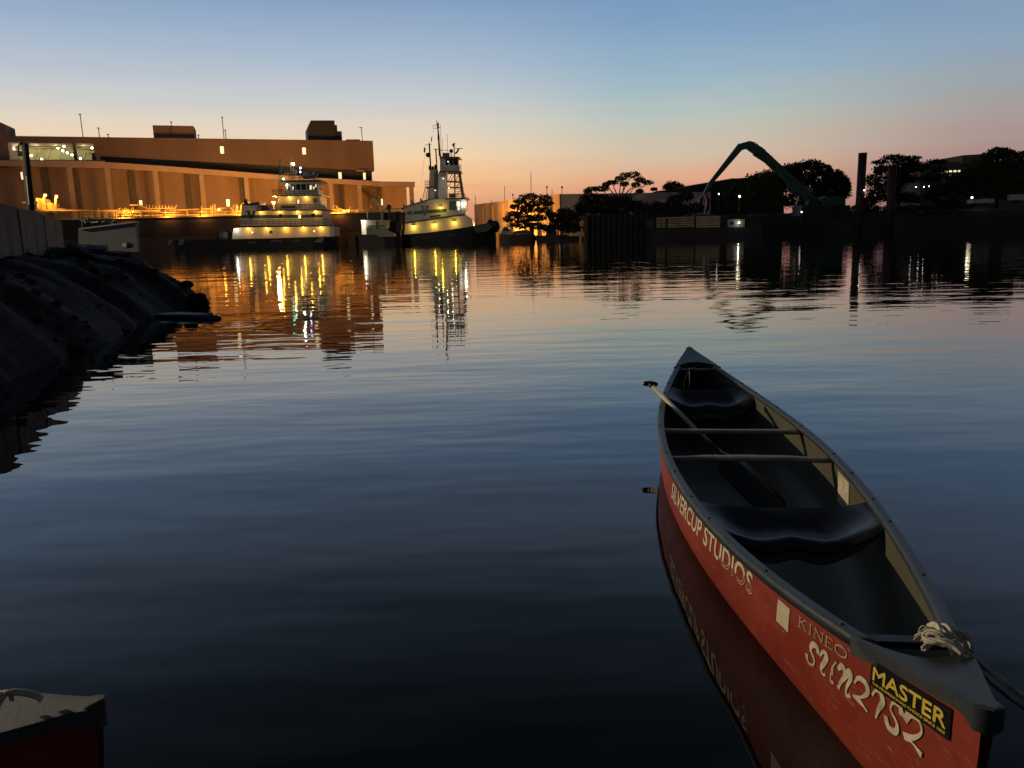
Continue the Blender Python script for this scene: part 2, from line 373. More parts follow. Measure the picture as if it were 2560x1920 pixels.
# lower colonnade: fascia beam, roof, columns, back wall, upright strips
top = [(-160, 399), (0, 400.5), (236, 403), (400, 414), (800, 445), (957, 453.5), (1037, 454.5)]
bot = [(1037, 468), (957, 466), (820, 458), (600, 443), (403, 428.5), (278, 421), (0, 415), (-160, 414)]
bslab(top + bot, 0, 1.2).build('fascia_beam', M_beam, bld)
rp = [BP(x, y + 1.5, 1.2) for x, y in top] ; rq = [p_ + bn * 14 for p_ in rp]
n_ = len(rp); MB().add(rp + rq + [p_ - Vector((0, 0, .5)) for p_ in rp + rq], [(i, i + 1, n_ + i + 1, n_ + i) for i in range(n_ - 1)] + [(2 * n_ + i, 3 * n_ + i, 3 * n_ + i + 1, 2 * n_ + i + 1) for i in range(n_ - 1)]).build('lower_roof', M_conc, bld)
wallpoly = [(BU(-160, 470, 5), 2.0), (BU(1016, 480, 5), 2.0)]
tp = [(BU(x, y, 5), zB(x, y + 3, 5)) for x, y in top[::-1] if x < 1037]
tp[0] = (BU(1016, 470, 5), tp[0][1])
MB().prism([B3(u, z, 5) for u, z in wallpoly + tp], bn * 9).build('back_wall', M_conc, bld)
import bisect
def beam_z(x):
    for (xa_, ya_), (xb_, yb_) in zip(top[:-1], top[1:]):
        if xa_ <= x <= xb_: return BP(x, ya_ + (yb_ - ya_) * (x - xa_) / (xb_ - xa_) + 8, 0).z
    return BP(x, 460, 0).z
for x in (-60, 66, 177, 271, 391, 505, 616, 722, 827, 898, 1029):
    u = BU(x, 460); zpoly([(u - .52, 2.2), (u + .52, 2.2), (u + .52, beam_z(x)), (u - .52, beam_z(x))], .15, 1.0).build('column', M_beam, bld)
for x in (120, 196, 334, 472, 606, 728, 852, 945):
    u = BU(x, 480, 5); zpoly([(u - .62, 2.2), (u + .62, 2.2), (u + .62, beam_z(x) + .2), (u - .62, beam_z(x) + .2)], 4.4, .7).build('wall_strip', M_trim, bld)  # upright grey-brown strips standing proud of the back wall
MB().bar(BP(902, 473, 4.2), BP(935, 500, 4.2), .7, .5).build('roof_brace', M_trim, bld)
MB().bar(BP(935, 500, 4.2), BP(945, 470, 4.2), .7, .5).build('roof_brace', M_trim, bld)
# lit slot windows and doors
for (x, y0, y1, wd, off) in [(352, 501, 513, 8, 4.9), (570, 498, 516, 9, 4.9), (953, 497, 513, 8.5, 4.9), (555, 366, 384, 9, uo), (760, 369, 386, 9, uo), (850, 431, 447, 8, 6.9), (911, 432, 449, 6, 6.9), (57, 430, 449, 8, 4.9)]:
    u = BU(x, (y0 + y1) / 2, off); hw = abs(BU(x + wd * .41, y0, off) - u); za, zb_ = zB(x, y1, off), zB(x, y0, off)
    wv = zpoly([(u - hw - .18, za - .18), (u + hw + .18, za - .18), (u + hw + .18, zb_ + .18), (u - hw - .18, zb_ + .18)], off - .06, .05).build('window', M_trim, bld)
    zpoly([(u - hw, za), (u + hw, za), (u + hw, zb_), (u - hw, zb_)], off - .1, .035).build('pane', M_warm, wv)
# rooftop
uA, uB = BU(383, 330, 8), BU(485, 330, 8)
zpoly([(uA, ztop - .2), (uB, ztop - .2), (uB, zB(440, 314, 8)), (uA, zB(440, 314, 8))], 8, 8).build('roof_box', M_concU, bld)
zpoly([(BU(769, 330, 8), ztop - .2), (BU(838, 330, 8), ztop - .2), (BU(838, 330, 8), zB(838, 301, 8)), (BU(779, 330, 8), zB(779, 301, 8)), (BU(769, 330, 8), zB(769, 319, 8))], 8, 9).build('plant_room', M_slate, bld)
zpoly([(BU(836, 330, 8), ztop - .2), (BU(844, 330, 8), ztop - .2), (BU(844, 330, 8), zB(844, 312, 8)), (BU(836, 330, 8), zB(836, 312, 8))], 8.4, 7).build('plant_room', M_slate, bld)
zpoly([(BU(843, 330, 8), ztop - .2), (BU(855, 330, 8), ztop - .2), (BU(855, 330, 8), zB(855, 327, 8)), (BU(843, 330, 8), zB(843, 327, 8))], 8.8, 6).build('plant_room', M_slate, bld)
zpoly([(BU(864, 345, 8), ztop - .2), (BU(902, 345, 8), ztop - .2), (BU(899, 345, 8), zB(899, 348.5, 8)), (BU(866, 345, 8), zB(866, 348.5, 8))], 8, 4).build('roof_curb', M_slate, bld)
for (xb_, yt, xt) in [(208, 286, 200), (249, 320, 246), (272, 336, 270), (560, 293, 555), (565, 325, 563), (906, 319, 903), (496, 338, 496), (428, 305, 428)]:
    a = BP(xb_, 346, 7); b = BP(xt, yt, 7); a.z = ztop - .2
    an = MB().tube([a, b], .10, 5); an.bar(b - bu * .3, b + bu * .3, .18); an.build('antenna_mast', M_dgrey, bld)
MB().bar(BP(903, 319, 7), BP(896, 319.5, 7), .12).build('antenna_mast', M_dgrey, bld)
zpoly([(BU(893, 430, 3), zB(893, 427.5, 3)), (BU(912, 430, 3), zB(912, 427.5, 3)), (BU(912, 430, 3), zB(912, 425, 3)), (BU(893, 430, 3), zB(893, 425, 3))], 3, 2).build('canopy', M_beam, bld)
u = BU(247, 370, uo); zpoly([(u - 1, zB(247, 372, uo)), (u + 1, zB(247, 372, uo)), (u + 1, zB(247, 367, uo)), (u - 1, zB(247, 367, uo))], uo - .08, .06).build('vent_grille', M_trim, bld)

# ================================================================== FUEL BARGE
DB = 163.0
bx0, bx1 = P(-220, 600, DB).x, P(1005, 600, DB).x
zd = P(400, 544.5, DB).z
bar_ = thing('tank_barge', 'long dark tank barge with yellow deck piping moored before the colonnade building', 'barge', ((bx0 + bx1) / 2, DB + 7, 0))
MB().box((bx0, DB, 2.9), (bx1, DB + 15, zd)).build('hull_side', M_rust, bar_)
MB().box((bx0 + .3, DB - .15, -1), (bx1 - .3, DB + 14.9, 2.82)).build('hull_bottom', M_boot, bar_)
MB().box((bx0, DB - .25, zd), (bx1, DB + .4, zd + .22)).build('rubbing_strake', M_yel, bar_)
def BD(x, y, d=DB + 2): return P(x, y, d)
def pipe(pts, r, name='pipe', mt=M_yel, n=6): return MB().tube(pts, r, n).build(name, mt, bar_, True)
pipe([BD(40, 527), BD(400, 527), BD(602, 519)][:2], .22)
pipe([BD(402, 527, DB + 3), BD(610, 518.5, DB + 3)], .18)
pipe([BD(205, 541), BD(610, 536)], .10)
pipe([BD(800, 529), BD(1000, 522)], .14)
pipe([BD(806, 533), BD(850, 521), BD(866, 530), BD(902, 533), BD(920, 522)], .13)
for x in (229, 243, 247, 262, 268, 286, 308, 352, 414, 437, 468, 505, 528, 532, 540, 583, 590, 602, 622):
    yt = 528 - (x - 229) * .02 - random.choice((0, 0, 4, 8)); b = BD(x, 545); b.z = zd; tt = BD(x - 1, yt); pipe([b, tt], .11, 'pipe_riser')
for x0, x1, yy in ((243, 248, 524), (262, 267, 524), (532, 538, 510), (583, 592, 510), (602, 613, 508)):
    a = BD(x0, 545); b = BD(x1, 545); a.z = b.z = zd
    pipe([a, BD(x0, yy + 3), BD((x0 + x1) / 2, yy), BD(x1, yy + 3), b], .13, 'vent_loop')
for k in range(10):                              # row of upright pipe ends
    x = 366 + k * 8; pipe([BD(x, 521), BD(x + (3 if k == 9 else 0), 512.5)], .10, 'pipe_end')
pipe([BD(325, 513), BD(350, 512), BD(368, 521), BD(438, 521)], .12)
for k in range(26):                              # manifold: bends, valves and wheels
    x = 300 + random.random() * 130; y = 524 + random.random() * 17; b = BD(x, y, DB + 1.5 + random.random() * 2)
    dx = random.uniform(-.9, .9); pipe([b, b + Vector((dx, .2, .55)), b + Vector((dx * 1.8, 0, .1)), b + Vector((dx * 2, .1, -.6))], random.uniform(.07, .14), 'valve_pipe', random.choice((M_yel, M_dgrey, M_yel)))
for k in range(16):
    x = 540 + random.random() * 60; y = 528 + random.random() * 11; b = BD(x, y); pipe([b, b + Vector((random.uniform(-.8, .8), 0, random.uniform(-.1, .6)))], .12, 'valve_pipe')
for k in range(18):
    x = 815 + random.random() * 150; y = 520 + random.random() * 15; b = BD(x, y); pipe([b, b + Vector((random.uniform(-.5, .5), 0, random.uniform(.3, 1)))], .10, 'valve_pipe')
rl = [BD(x, 533.5 - (x - 200) * .012, DB + .6) for x in range(200, 640, 30)]
for p_ in rl: MB().tube([(p_.x, p_.y, zd), p_], .05, 4).build('rail_post', M_yel, bar_)
pipe(rl, .045, 'handrail', n=4)
pipe([p_ - Vector((0, 0, .45)) for p_ in rl], .04, 'handrail', n=4)
# winch house with two sodium floodlights at the bow
MB().prism([P(x, y, DB + 3) for x, y in [(84, 530), (150, 530), (148, 521), (128, 518), (128, 507), (108, 508), (104, 497), (94, 495)]], (0, 3, 0)).build('winch_house', M_yel, bar_)
for x0, y0, x1, y1 in ((96, 523, 90, 495), (104, 523, 110, 492), (138, 520, 140, 494)): MB().tube([P(x0, y0, DB + 2.8), P(x1, y1, DB + 2.8)], .2, 6).build('lamp_post', M_yel, bar_)
LAMPS = [(113, 489, DB + 2.4, 1300, 0), (141, 492, DB + 2.4, 1100, 0), (684, 508, DB - 1.4, 7000, 0), (610, 524, DB - 1.6, 900, 2), (500, 526, DB - 1.6, 650, 2), (410, 527, DB - 1.6, 650, 2), (300, 529, DB - 1.6, 650, 2), (840, 524, DB - 1.6, 500, 2), (640, 520, DB + 9, 10000, 1), (545, 524, DB + 9, 5000, 1), (745, 507, DB + 9, 5500, 1), (868, 527, DB + 8, 3500, 1), (330, 528, DB + 8, 2000, 1), (960, 526, DB + 9, 2000, 1)]  # wash entries are added floodlights with posts, put in to light piping and wall
for x, y, d, wt, wash in LAMPS:
    p_ = P(x, y, d); b = Vector((p_.x, p_.y, zd)); lp = MB().tube([b, p_ + Vector((0, 0, -.45))], .09, 5).build('lamp_post', M_dgrey, bar_)
    MB().box(p_ + Vector((-.35, -.1, .2)), p_ + Vector((.35, .5, .32))).build('lamp_hood', M_dgrey, lp)
    if wash == 2:                                # added floodlight, unseen, that brightens the deck piping
        l_ = bpy.data.lights.new('added_deck_flood', 'SPOT'); l_.energy = wt * 2; l_.color = SOD; l_.spot_size = R_(165); l_.spot_blend = .5; l_.shadow_soft_size = .2
        o = bpy.data.objects.new('added_deck_flood', l_); col.objects.link(o); o.parent = bar_; o.location = p_ + Vector((0, .7, 0)) - bar_.location; o.rotation_euler = (R_(84), 0, 0)
    elif wash:                                     # added floodlight, out of sight, that brightens the wall
        l_ = bpy.data.lights.new('added_wall_flood', 'SPOT'); l_.energy = wt * 2; l_.color = SOD; l_.spot_size = R_(168); l_.spot_blend = .6; l_.shadow_soft_size = .3
        o = bpy.data.objects.new('added_wall_flood', l_); col.objects.link(o); o.parent = bar_; o.location = p_ + Vector((0, .7, .1)) - bar_.location; o.rotation_euler = (R_(97), 0, 0)
        MB().box(p_ + Vector((-.3, .55, -.2)), p_ + Vector((.3, .62, .2))).build('added_lamp_lens', M_bulbs, lp)
    else:
        MB().ball(p_, .22).build('lamp_bulb', M_bulbs, lp); light('sodium_light', p_ + Vector((0, -.5, .1)), wt, SOD, .8 if wt > 9000 else .4, bar_)
# deck crane of the barge, and the derrick by the second tug
MB().bar(P(930, 497, DB + 1), P(955, 520, DB + 1), .9, .8, .7, .6).build('deck_crane_boom', M_yel, bar_)
MB().bar(P(955, 517, DB + 1), P(962, 548, DB + 1), .8).build('deck_crane_post', M_yel, bar_)
MB().bar(P(955, 519, DB + 1), P(978, 535, DB + 1), .5).build('deck_crane_boom', M_yel, bar_)

# ================================================================== TUGBOATS
def hull(stations, zb, name, mt, parent, nseg=1):
    """stations: (x, ycentre, half beam, deck z) from stern to bow"""
    m_ = MB(); n = len(stations); vv = []
    for (x, yc, hb, zt) in stations:
        vv += [(x, yc - hb, zt), (x, yc - hb * .9, zb), (x, yc + hb * .9, zb), (x, yc + hb, zt)]
    ff = []
    for i in range(n - 1):
        a = i * 4; b = a + 4
        ff += [(a, a + 1, b + 1, b), (a + 1, a + 2, b + 2, b + 1), (a + 2, a + 3, b + 3, b + 2), (a + 3, a, b, b + 3)]
    ff += [(0, 3, 2, 1), ((n - 1) * 4, (n - 1) * 4 + 1, (n - 1) * 4 + 2, (n - 1) * 4 + 3)]
    m_.add(vv, ff); return m_.build(name, mt, parent)
def rails(pts, hgt, parent, mt=M_grey, r=.045, rows=3):
    for p_ in pts: MB().tube([p_, p_ + Vector((0, 0, hgt))], r, 4).build('rail_post', mt, parent)
    m_ = MB()
    for k in range(rows): m_.tube([p_ + Vector((0, 0, hgt * (k + 1) / rows)) for p_ in pts], r, 4)
    m_.build('handrail', mt, parent)
def vlogo(x0, y0, x1, y1, d, parent):
    """slab-serif letter V"""
    def q(u, v): return P(x0 + (x1 - x0) * u, y1 + (y0 - y1) * v, d)
    m_ = MB()
    for poly in ([(0, 1), (.44, 1), (.44, .90), (.33, .88), (.56, .30), (.52, 0), (.40, 0), (.12, .88), (0, .90)],
                 [(.60, 1), (1, 1), (1, .90), (.90, .88), (.60, 0), (.515, 0), (.555, .30), (.70, .88), (.60, .90)]):
        m_.prism([q(u, v) for u, v in poly], (0, .06, 0))
    return m_.build('letter', M_black, parent)
def wall_lamp(x, y, d, parent, watts=60, c=YEL, bulb=M_bulb, r=.13):
    p_ = P(x, y, d); b = MB().box(p_ + Vector((-.2, -.1, .1)), p_ + Vector((.2, .28, .2))).build('wall_lamp', M_dgrey, parent)
    MB().ball(p_ + Vector((0, 0, 0)), r).build('bulb', bulb, b)
    light('deck_light', p_ + Vector((0, -.5, -.22)), watts * .55, c, .1, parent)
def porthole(x, y, d, parent, rr=.33, mt=None):
    p_ = P(x, y, d); n = 12
    MB().prism([p_ + Vector((math.cos(2 * math.pi * k / n) * rr, 0, math.sin(2 * math.pi * k / n) * rr)) for k in range(n)], (0, .1, 0)).build('porthole', M_grey, parent)
    MB().prism([p_ + Vector((math.cos(2 * math.pi * k / n) * rr * .66, -.03, math.sin(2 * math.pi * k / n) * rr * .66)) for k in range(n)], (0, .1, 0)).build('glass', mt or M_glassd, parent)
def window(px, d, parent, mt, fr=M_dgrey, m_=1.2):
    x0, y0, x1, y1 = px
    f = slab(rect(x0 - m_, y0 - m_, x1 + m_, y1 + m_), d - .04, .06).build('window', fr, parent)
    slab(rect(x0, y0, x1, y1), d - .08, .05).build('pane', mt, f)

# ---- first tug, broadside before the barge
D1 = 150.0
t1 = thing('tugboat', 'broad white tugboat with three lamp-lit tiers and round-windowed lower wall, left of the two tugs', 'tugboat', (P(630, 610, D1).x, D1 + 4, 0), 'moored tugboats')
st = []
for x, hb, y in ((424, 3.2, 603), (432, 4.2, 601), (470, 4.7, 600), (560, 4.9, 598), (700, 4.9, 596), (780, 4.6, 594), (806, 3.6, 592), (822, 2.0, 590), (830, .5, 589)):
    p_ = P(x, y, D1 + .2); st.append((p_.x, D1 + 4.9, hb, p_.z))
hull(st, -.8, 'hull', M_hullb, t1)
for x0, x1, yy in ((621, 637, 606.5), (677, 681, 604), (678, 702, 602.5), (698, 703, 604), (733, 748, 603)): slab(rect(x0, yy - 1, x1, yy + 1), D1 - .1, .3).build('freeing_port', M_grey, t1)
for x in (424, 450, 456): MB().tube([P(x - 2, 612, D1 - .1), P(x + 3, 600, D1 - .1)], .22, 6).build('fender_pipe', M_grey, t1)
slab([(784, 606), (801, 592), (812, 590), (806, 606)], D1 - .35, .3).build('bow_lit_patch', M_grey, t1)  # pale plate that paints in the side-lit patch of the bow
# tiers
T1a, T1b, T1c, T1d = D1 + .6, D1 + 1.0, D1 + 1.8, D1 + 2.4
slab([(586, 598), (826, 591.5), (825, 566), (588, 569)], T1a, 8.2).build('main_deckhouse', M_white, t1)
slab([(583, 572), (594, 577), (586, 598), (580, 598)], T1a + .2, 1.5).build('bulwark_knee', M_white, t1)
slab([(583, 568.5), (828, 564.8), (828, 562.6), (583, 566)], T1a - .9, 9.5).build('boat_deck', M_black, t1)
slab([(601, 565), (809, 562), (805, 526.5), (641, 527), (641, 517), (650, 513.5), (604, 514)], T1b, 7).build('upper_deckhouse', M_white, t1)
slab([(602, 545.5), (806.5, 543.8), (806, 536.2), (603, 537.8)], T1b - .05, .04).build('green_stripe', M_green, t1)
slab([(640, 527), (812, 525.3), (812, 523), (640, 524.8)], T1b - .9, 8.5).build('bridge_deck', M_black, t1)
slab([(689, 524), (801, 523), (799, 489.5), (697, 490.5)], T1c, 5.5).build('bridge_deckhouse', M_white, t1)
slab([(681, 490.6), (803, 489), (803, 486.6), (681, 488.2)], T1c - .9, 7).build('wheelhouse_deck', M_black, t1)
slab([(714, 488), (797, 487), (795, 474.5), (714, 475.5)], T1d, 4.2).build('wheelhouse_wall', M_white, t1)
slab([(714, 461), (795, 459.8), (793, 455), (716, 456)], T1d, 4.2).build('wheelhouse_wall', M_white, t1)
slab([(716, 475.5), (794, 474.5), (794, 459.8), (716, 461)], T1d + .5, 3.2).build('wheelhouse_glass', M_glassd, t1)
for x in (714.5, 727, 739.5, 752, 766, 780, 793.5): slab(rect(x - .9, 459.5, x + .9, 476), T1d + .1, .3).build('window_post', M_white, t1)
for x0, y0, x1, y1 in ((717, 463, 720, 472), (731, 466, 734, 474), (774, 463, 779, 474), (783, 466, 786, 473), (788, 461, 791, 468)): slab(rect(x0, y0, x1, y1), T1d + .44, .04).build('lit_panel', emis('wheelhouse_glow', (1, .85, .5), .9), t1)
slab([(701, 455.6), (804, 454), (798, 449.3), (706, 450.4)], T1d - .7, 5.6).build('wheelhouse_roof', M_greend, t1)
# lamps
for x, y in ((619.6, 571), (666.6, 570.3), (713.6, 569.6), (758, 569), (802, 568.3)): wall_lamp(x, y, T1a - .3, t1, 95)
for x, y in ((652.5, 530), (698, 529.6), (743.4, 529), (788.8, 528.6)): wall_lamp(x, y, T1b - .3, t1, 75)
for x, y in ((723, 493), (764.5, 492.6), (690, 492)): wall_lamp(x, y, T1c - .3, t1, 75)
wall_lamp(588, 573, T1a - .3, t1, 40, WHT, M_bulbw)
wall_lamp(717, 461.5, T1d - .2, t1, 10, WHT, M_bulbw, .1)
for x, y, mt in ((631, 581, M_warm), (676.5, 580, M_glassd), (785.5, 578, M_warm)): porthole(x, y, T1a - .08, t1, mt=mt)
window((697, 536, 704, 543.5), T1b - .06, t1, M_glassd); window((746, 537, 752, 546), T1b - .06, t1, M_warm); window((779, 535, 786, 542), T1b - .06, t1, M_glassd)
window((743.5, 499, 748, 509), T1c, t1, M_warm); window((784, 497, 792, 506), T1c, t1, mat('curtained_pane', (.20, .16, .09), .5, .2, 3))
MB().prism([P(x, y, T1c - .25) for x, y in [(700, 516), (706, 513.5), (734, 513), (740, 515.5), (736, 519), (705, 519)]], (0, .2, 0)).build('name_board', M_brass, t1)
vlogo(614, 526.5, 641.5, 547, T1b - .1, t1)
slab([(614, 514), (649, 511), (647, 504.5), (618, 509)], T1b + .5, 4).build('exhaust_stack', M_black, t1)
slab([(608, 513), (621, 511), (618, 502), (612, 496)], T1b + 1.5, 1.2).build('exhaust_stack', M_black, t1)
slab([(651, 524), (674, 524), (668, 513), (655, 513.5)], T1b + .4, 3).build('engine_vent', M_black, t1)
rails([P(x, 487.6, T1c - .8) for x in (681, 686, 691, 697, 703, 709)], 1.05, t1, M_dgrey)
rails([P(x, 487.2, T1c - .8) for x in range(712, 806, 12)], .95, t1)
rails([P(x, 524.2, T1b - .8) for x in range(668, 814, 12)], 1.0, t1)
rails([P(x, 564 - (x - 600) * .012, T1a - .8) for x in range(600, 830, 14)], 1.0, t1)
rails([P(x, 450.5, T1d - .3) for x in range(722, 800, 9)], .8, t1)
for k in range(8): MB().bar(P(824, 566 + k * 3.2, T1a - .25), P(833, 567 + k * 3.2, T1a - .25), .12, .1).build('ladder_rung', M_white, t1)
MB().bar(P(833, 562, T1a - .25), P(834, 591, T1a - .25), .14).build('ladder_side', M_white, t1)
# masts and lights
mast = MB()
for x in (697.5, 703): mast.tube([P(x, 487, T1c), P(x, 400 if x < 700 else 393, T1c)], .07, 4)
for y in range(400, 487, 8): mast.bar(P(697.5, y, T1c), P(703, y - 5, T1c), .06)
mast.bar(P(694, 404, T1c), P(708, 404, T1c), .08); mast.build('lattice_mast', M_grey, t1)
MB().tube([P(726, 449, T1d), P(728, 388, T1d)], .06, 4).bar(P(722, 391, T1d), P(735, 391, T1d), .07).build('whip_antenna', M_grey, t1)
MB().tube([P(682, 470, T1c), P(686, 394, T1c)], .04, 4).build('whip_antenna', M_grey, t1)
MB().tube([P(733.5, 449, T1d), P(733.5, 412, T1d)], .09, 5).build('light_mast', M_grey, t1)
MB().tube([P(751, 449, T1d), P(751, 418, T1d)], .08, 5).build('light_mast', M_grey, t1)
MB().ball(P(733, 410, T1d - .1), .24).build('searchlight', M_bulbw, t1); light('mast_light', P(733, 410, T1d - .5), 60, WHT, .15, t1)
MB().ball(P(751, 420, T1d - .1), .17).build('mast_light', M_bulbb, t1); MB().ball(P(750.5, 430, T1d - .1), .15).build('mast_light', M_bulbb, t1)
MB().ball(P(709, 447.5, T1d - .9), .17).build('side_light', M_bulbg, t1)
slab(rect(707, 424, 738, 434.5), T1d + .4, 1.4).build('radar_housing', M_dgrey, t1)
slab([(757, 430), (784, 432), (784, 445), (756, 445)], T1d + .8, 2).build('roof_locker', M_dgrey, t1)
MB().ball(P(788, 435, T1d), .55, 10, 7).build('satellite_dome', M_grey, t1, True)
MB().tube([P(788, 449, T1d), P(788, 440, T1d)], .12, 5).build('dome_post', M_grey, t1)
# stern gear
MB().tube([P(547, 598, D1 + 2), P(547, 584, D1 + 2)], .5, 8).build('capstan', M_black, t1)
MB().ball(P(560, 590, D1 + 1.5), .9, 10, 6).build('tow_winch', M_grey, t1, True)
MB().prism([P(x, y, D1 + 2) for x, y in [(536, 598), (586, 598), (583, 580), (572, 577), (566, 583), (553, 581)]], (0, 3, 0)).build('winch_frame', M_black, t1)

M_tower = mat('weathered_tower_paint', (.42, .41, .38), .5, .2, .8, stretch=(.6, .6, 1.4))
# ---- second tug, with the raised pilothouse
D2 = 165.0
t2 = thing('tugboat', 'white tugboat with a tall raised pilothouse tower and masts, right of the two tugs', 'tugboat', (P(1060, 600, D2).x, D2 + 4, 0), 'moored tugboats')
st = []
for x, hb, y in ((812, 3.5, 592), (825, 4.4, 591), (900, 4.8, 590.5), (990, 5.0, 588), (1060, 5.1, 582.5), (1130, 5.0, 574), (1180, 4.4, 565.5), (1210, 3.2, 559), (1228, 1.6, 556), (1238, .4, 561)):
    p_ = P(x, y, D2); st.append((p_.x, D2 + 5, hb, p_.z))
hull(st, -.8, 'hull', M_hullb, t2)
for x, y in ((1232, 571), (1239, 566), (1226, 563)): MB().ball(P(x, y, D2 + 4.2), 1.2, 8, 6, (.8, 1, 1.1)).build('bow_fender', M_black, t2)
slab([(1183, 567), (1222, 558), (1231, 566), (1218, 579), (1190, 582)], D2 + .5, .2).build('bow_bulwark', mat('blue_black_paint', (.012, .016, .024), .4, .2, 1), t2)
for x0, x1, y in ((1000, 1018, 601), (1054, 1075, 597), (1124, 1146, 589)): slab([(x0, y), (x1, y - 2), (x1, y - 3), (x0, y - 1)], D2 - .15, .2).build('rub_rail', M_grey, t2)
A2, B2, C2 = D2 + .9, D2 + 1.3, D2 + 2.2
slab([(1010, 590), (1092, 581), (1184, 566), (1180, 548), (1160, 535), (1012, 560)], A2, 7.5).build('main_deckhouse', M_white, t2)
slab([(1005, 560), (1162, 538), (1160, 534), (1005, 557)], A2 - .5, 8).build('boat_deck', M_dgrey, t2)
slab([(1008, 559), (1145, 541), (1118, 540), (1117, 497), (1072, 500), (1030, 511), (1008, 521)], B2, 6.5).build('upper_deckhouse', M_white, t2)
slab([(1011, 537.5), (1130, 528.5), (1130, 520.5), (1012, 529.5)], B2 - .05, .04).build('green_stripe', M_green, t2)
slab([(1000, 523), (1072, 501), (1072, 497), (1010, 516)], B2 - .4, 7.5).build('sloping_deck', M_black, t2)
for x, y in ((1008, 518), (1028, 509), (1050, 504)): slab([(x, y + 3), (x + 9, y), (x, y - 10)], B2 + 1, .3).build('deck_bracket', M_black, t2)
slab([(1117, 541), (1164, 534), (1167, 497), (1117, 498)], B2 - .2, 6).build('forward_house', M_white, t2)
slab([(1112, 499), (1171, 497), (1169, 493.5), (1116, 495)], B2 - .6, 7).build('house_brow', M_black, t2)
slab(rect(1122, 484, 1138, 494), B2 + .3, 2.5).build('roof_cabin', M_white, t2); slab(rect(1124, 485.5, 1136, 491.5), B2 + .24, .1).build('cabin_window', M_glassd, t2)
window((1141.5, 503, 1150, 516), B2 - .25, t2, emis('cabin_glow', (1, .95, .8), .9)); window((1144, 517, 1149, 526), B2 - .25, t2, emis('cabin_glow', (1, .95, .8), .9))
slab(rect(1123, 503, 1139, 525), B2 - .26, .05).build('door', M_greend, t2)
MB().ball(P(1159, 511, B2 - .5), .2).build('deck_lamp', M_bulbw, t2)
slab([(1074, 545), (1101, 541), (1101, 536.5), (1074, 540)], A2 - .62, .08).build('name_board', M_brass, t2)
vlogo(1051.5, 514.5, 1073, 538.5, B2 - .1, t2)
for x, y in ((1034, 565.5), (1086, 561), (1136, 555.2)): wall_lamp(x, y, A2 - .35, t2, 120, (1, .64, .06))
wall_lamp(1101, 519, B2 - .35, t2, 110, (1, .64, .06))
for x, y in ((1000, 566), (985, 566)): wall_lamp(x, y, A2 + .6, t2, 170, SOD)
for x in (1016, 1032): MB().tube([P(x, 538, B2 - .1), P(x, 519, B2 - .1)], .18, 6).build('vent_pipe', M_white, t2)
for x, y, wt in ((1108, 446, 36), (1122, 470, 34), (1088, 476, 26), (1120, 404, 12)): wall_lamp(x, y, C2 - 1.1, t2, wt, WHT, M_bulbf, .07)
# lit machinery at the after end of the house
slab([(972, 590), (1012, 590), (1013, 572), (1003, 563), (972, 565)], A2 + 1.5, 4).build('after_house', M_white, t2)
for x in (975, 984, 998, 1008): MB().tube([P(x, 590, A2 + .7), P(x, 566, A2 + .7)], .18, 6).build('stanchion', M_white, t2)
slab([(966, 567), (1012, 565), (1012, 562.5), (966, 564.5)], A2 + .4, 5).build('after_canopy', M_white, t2)
MB().ball(P(992, 560, A2 + 1.2), .9, 8, 6).build('deck_winch', M_dgrey, t2, True)
# pilothouse tower
slab([(1094, 500), (1116, 500), (1116, 431), (1096, 431)], C2, 3.2).build('tower_trunk', M_tower, t2)
slab([(1071, 500), (1094, 500), (1090, 424), (1074, 424)], C2 + .3, 2.6).build('funnel', M_tower, t2)
slab([(1065, 470), (1092, 470), (1092, 466.5), (1063, 466.5)], C2 - .2, 3.4).build('funnel_platform', M_black, t2)
for x in (1075, 1082, 1089): MB().tube([P(x, 425, C2 + 1), P(x, 412 + (x % 3) * 2, C2 + 1)], .28, 8).build('exhaust_pipe', M_black, t2)
slab([(1086, 497), (1096, 497), (1094, 425), (1086, 432)], C2 - .1, 1.2).build('pipe_casing', M_dgrey, t2)
slab([(1098, 431), (1153, 431), (1153, 427.5), (1098, 427.5)], C2 - .9, 5).build('pilothouse_deck', M_black, t2)
slab([(1100, 427.5), (1146, 427.5), (1146.5, 413), (1100, 413)], C2, 3.4).build('pilothouse_wall', M_tower, t2)
slab([(1102, 413), (1145, 413), (1145, 396), (1103, 396)], C2 + .3, 2.8).build('pilothouse_glass', M_glassd, t2)
slab([(1100, 413), (1113, 413), (1113, 396), (1100, 396)], C2, 3.4).build('pilothouse_wall', M_tower, t2)
for x in (1113.5, 1123.5, 1133.5, 1145.5): slab(rect(x - .8, 396, x + .8, 414), C2 + .05, .3).build('window_post', M_grey, t2)
slab([(1098, 396), (1147, 396), (1153, 395.5), (1146, 391.5), (1100, 391)], C2 - .5, 4.6).build('pilothouse_roof', M_black, t2)
rails([P(x, 427.5, C2 - .8) for x in (1146.5, 1150, 1153)], 1.3, t2, M_dgrey)
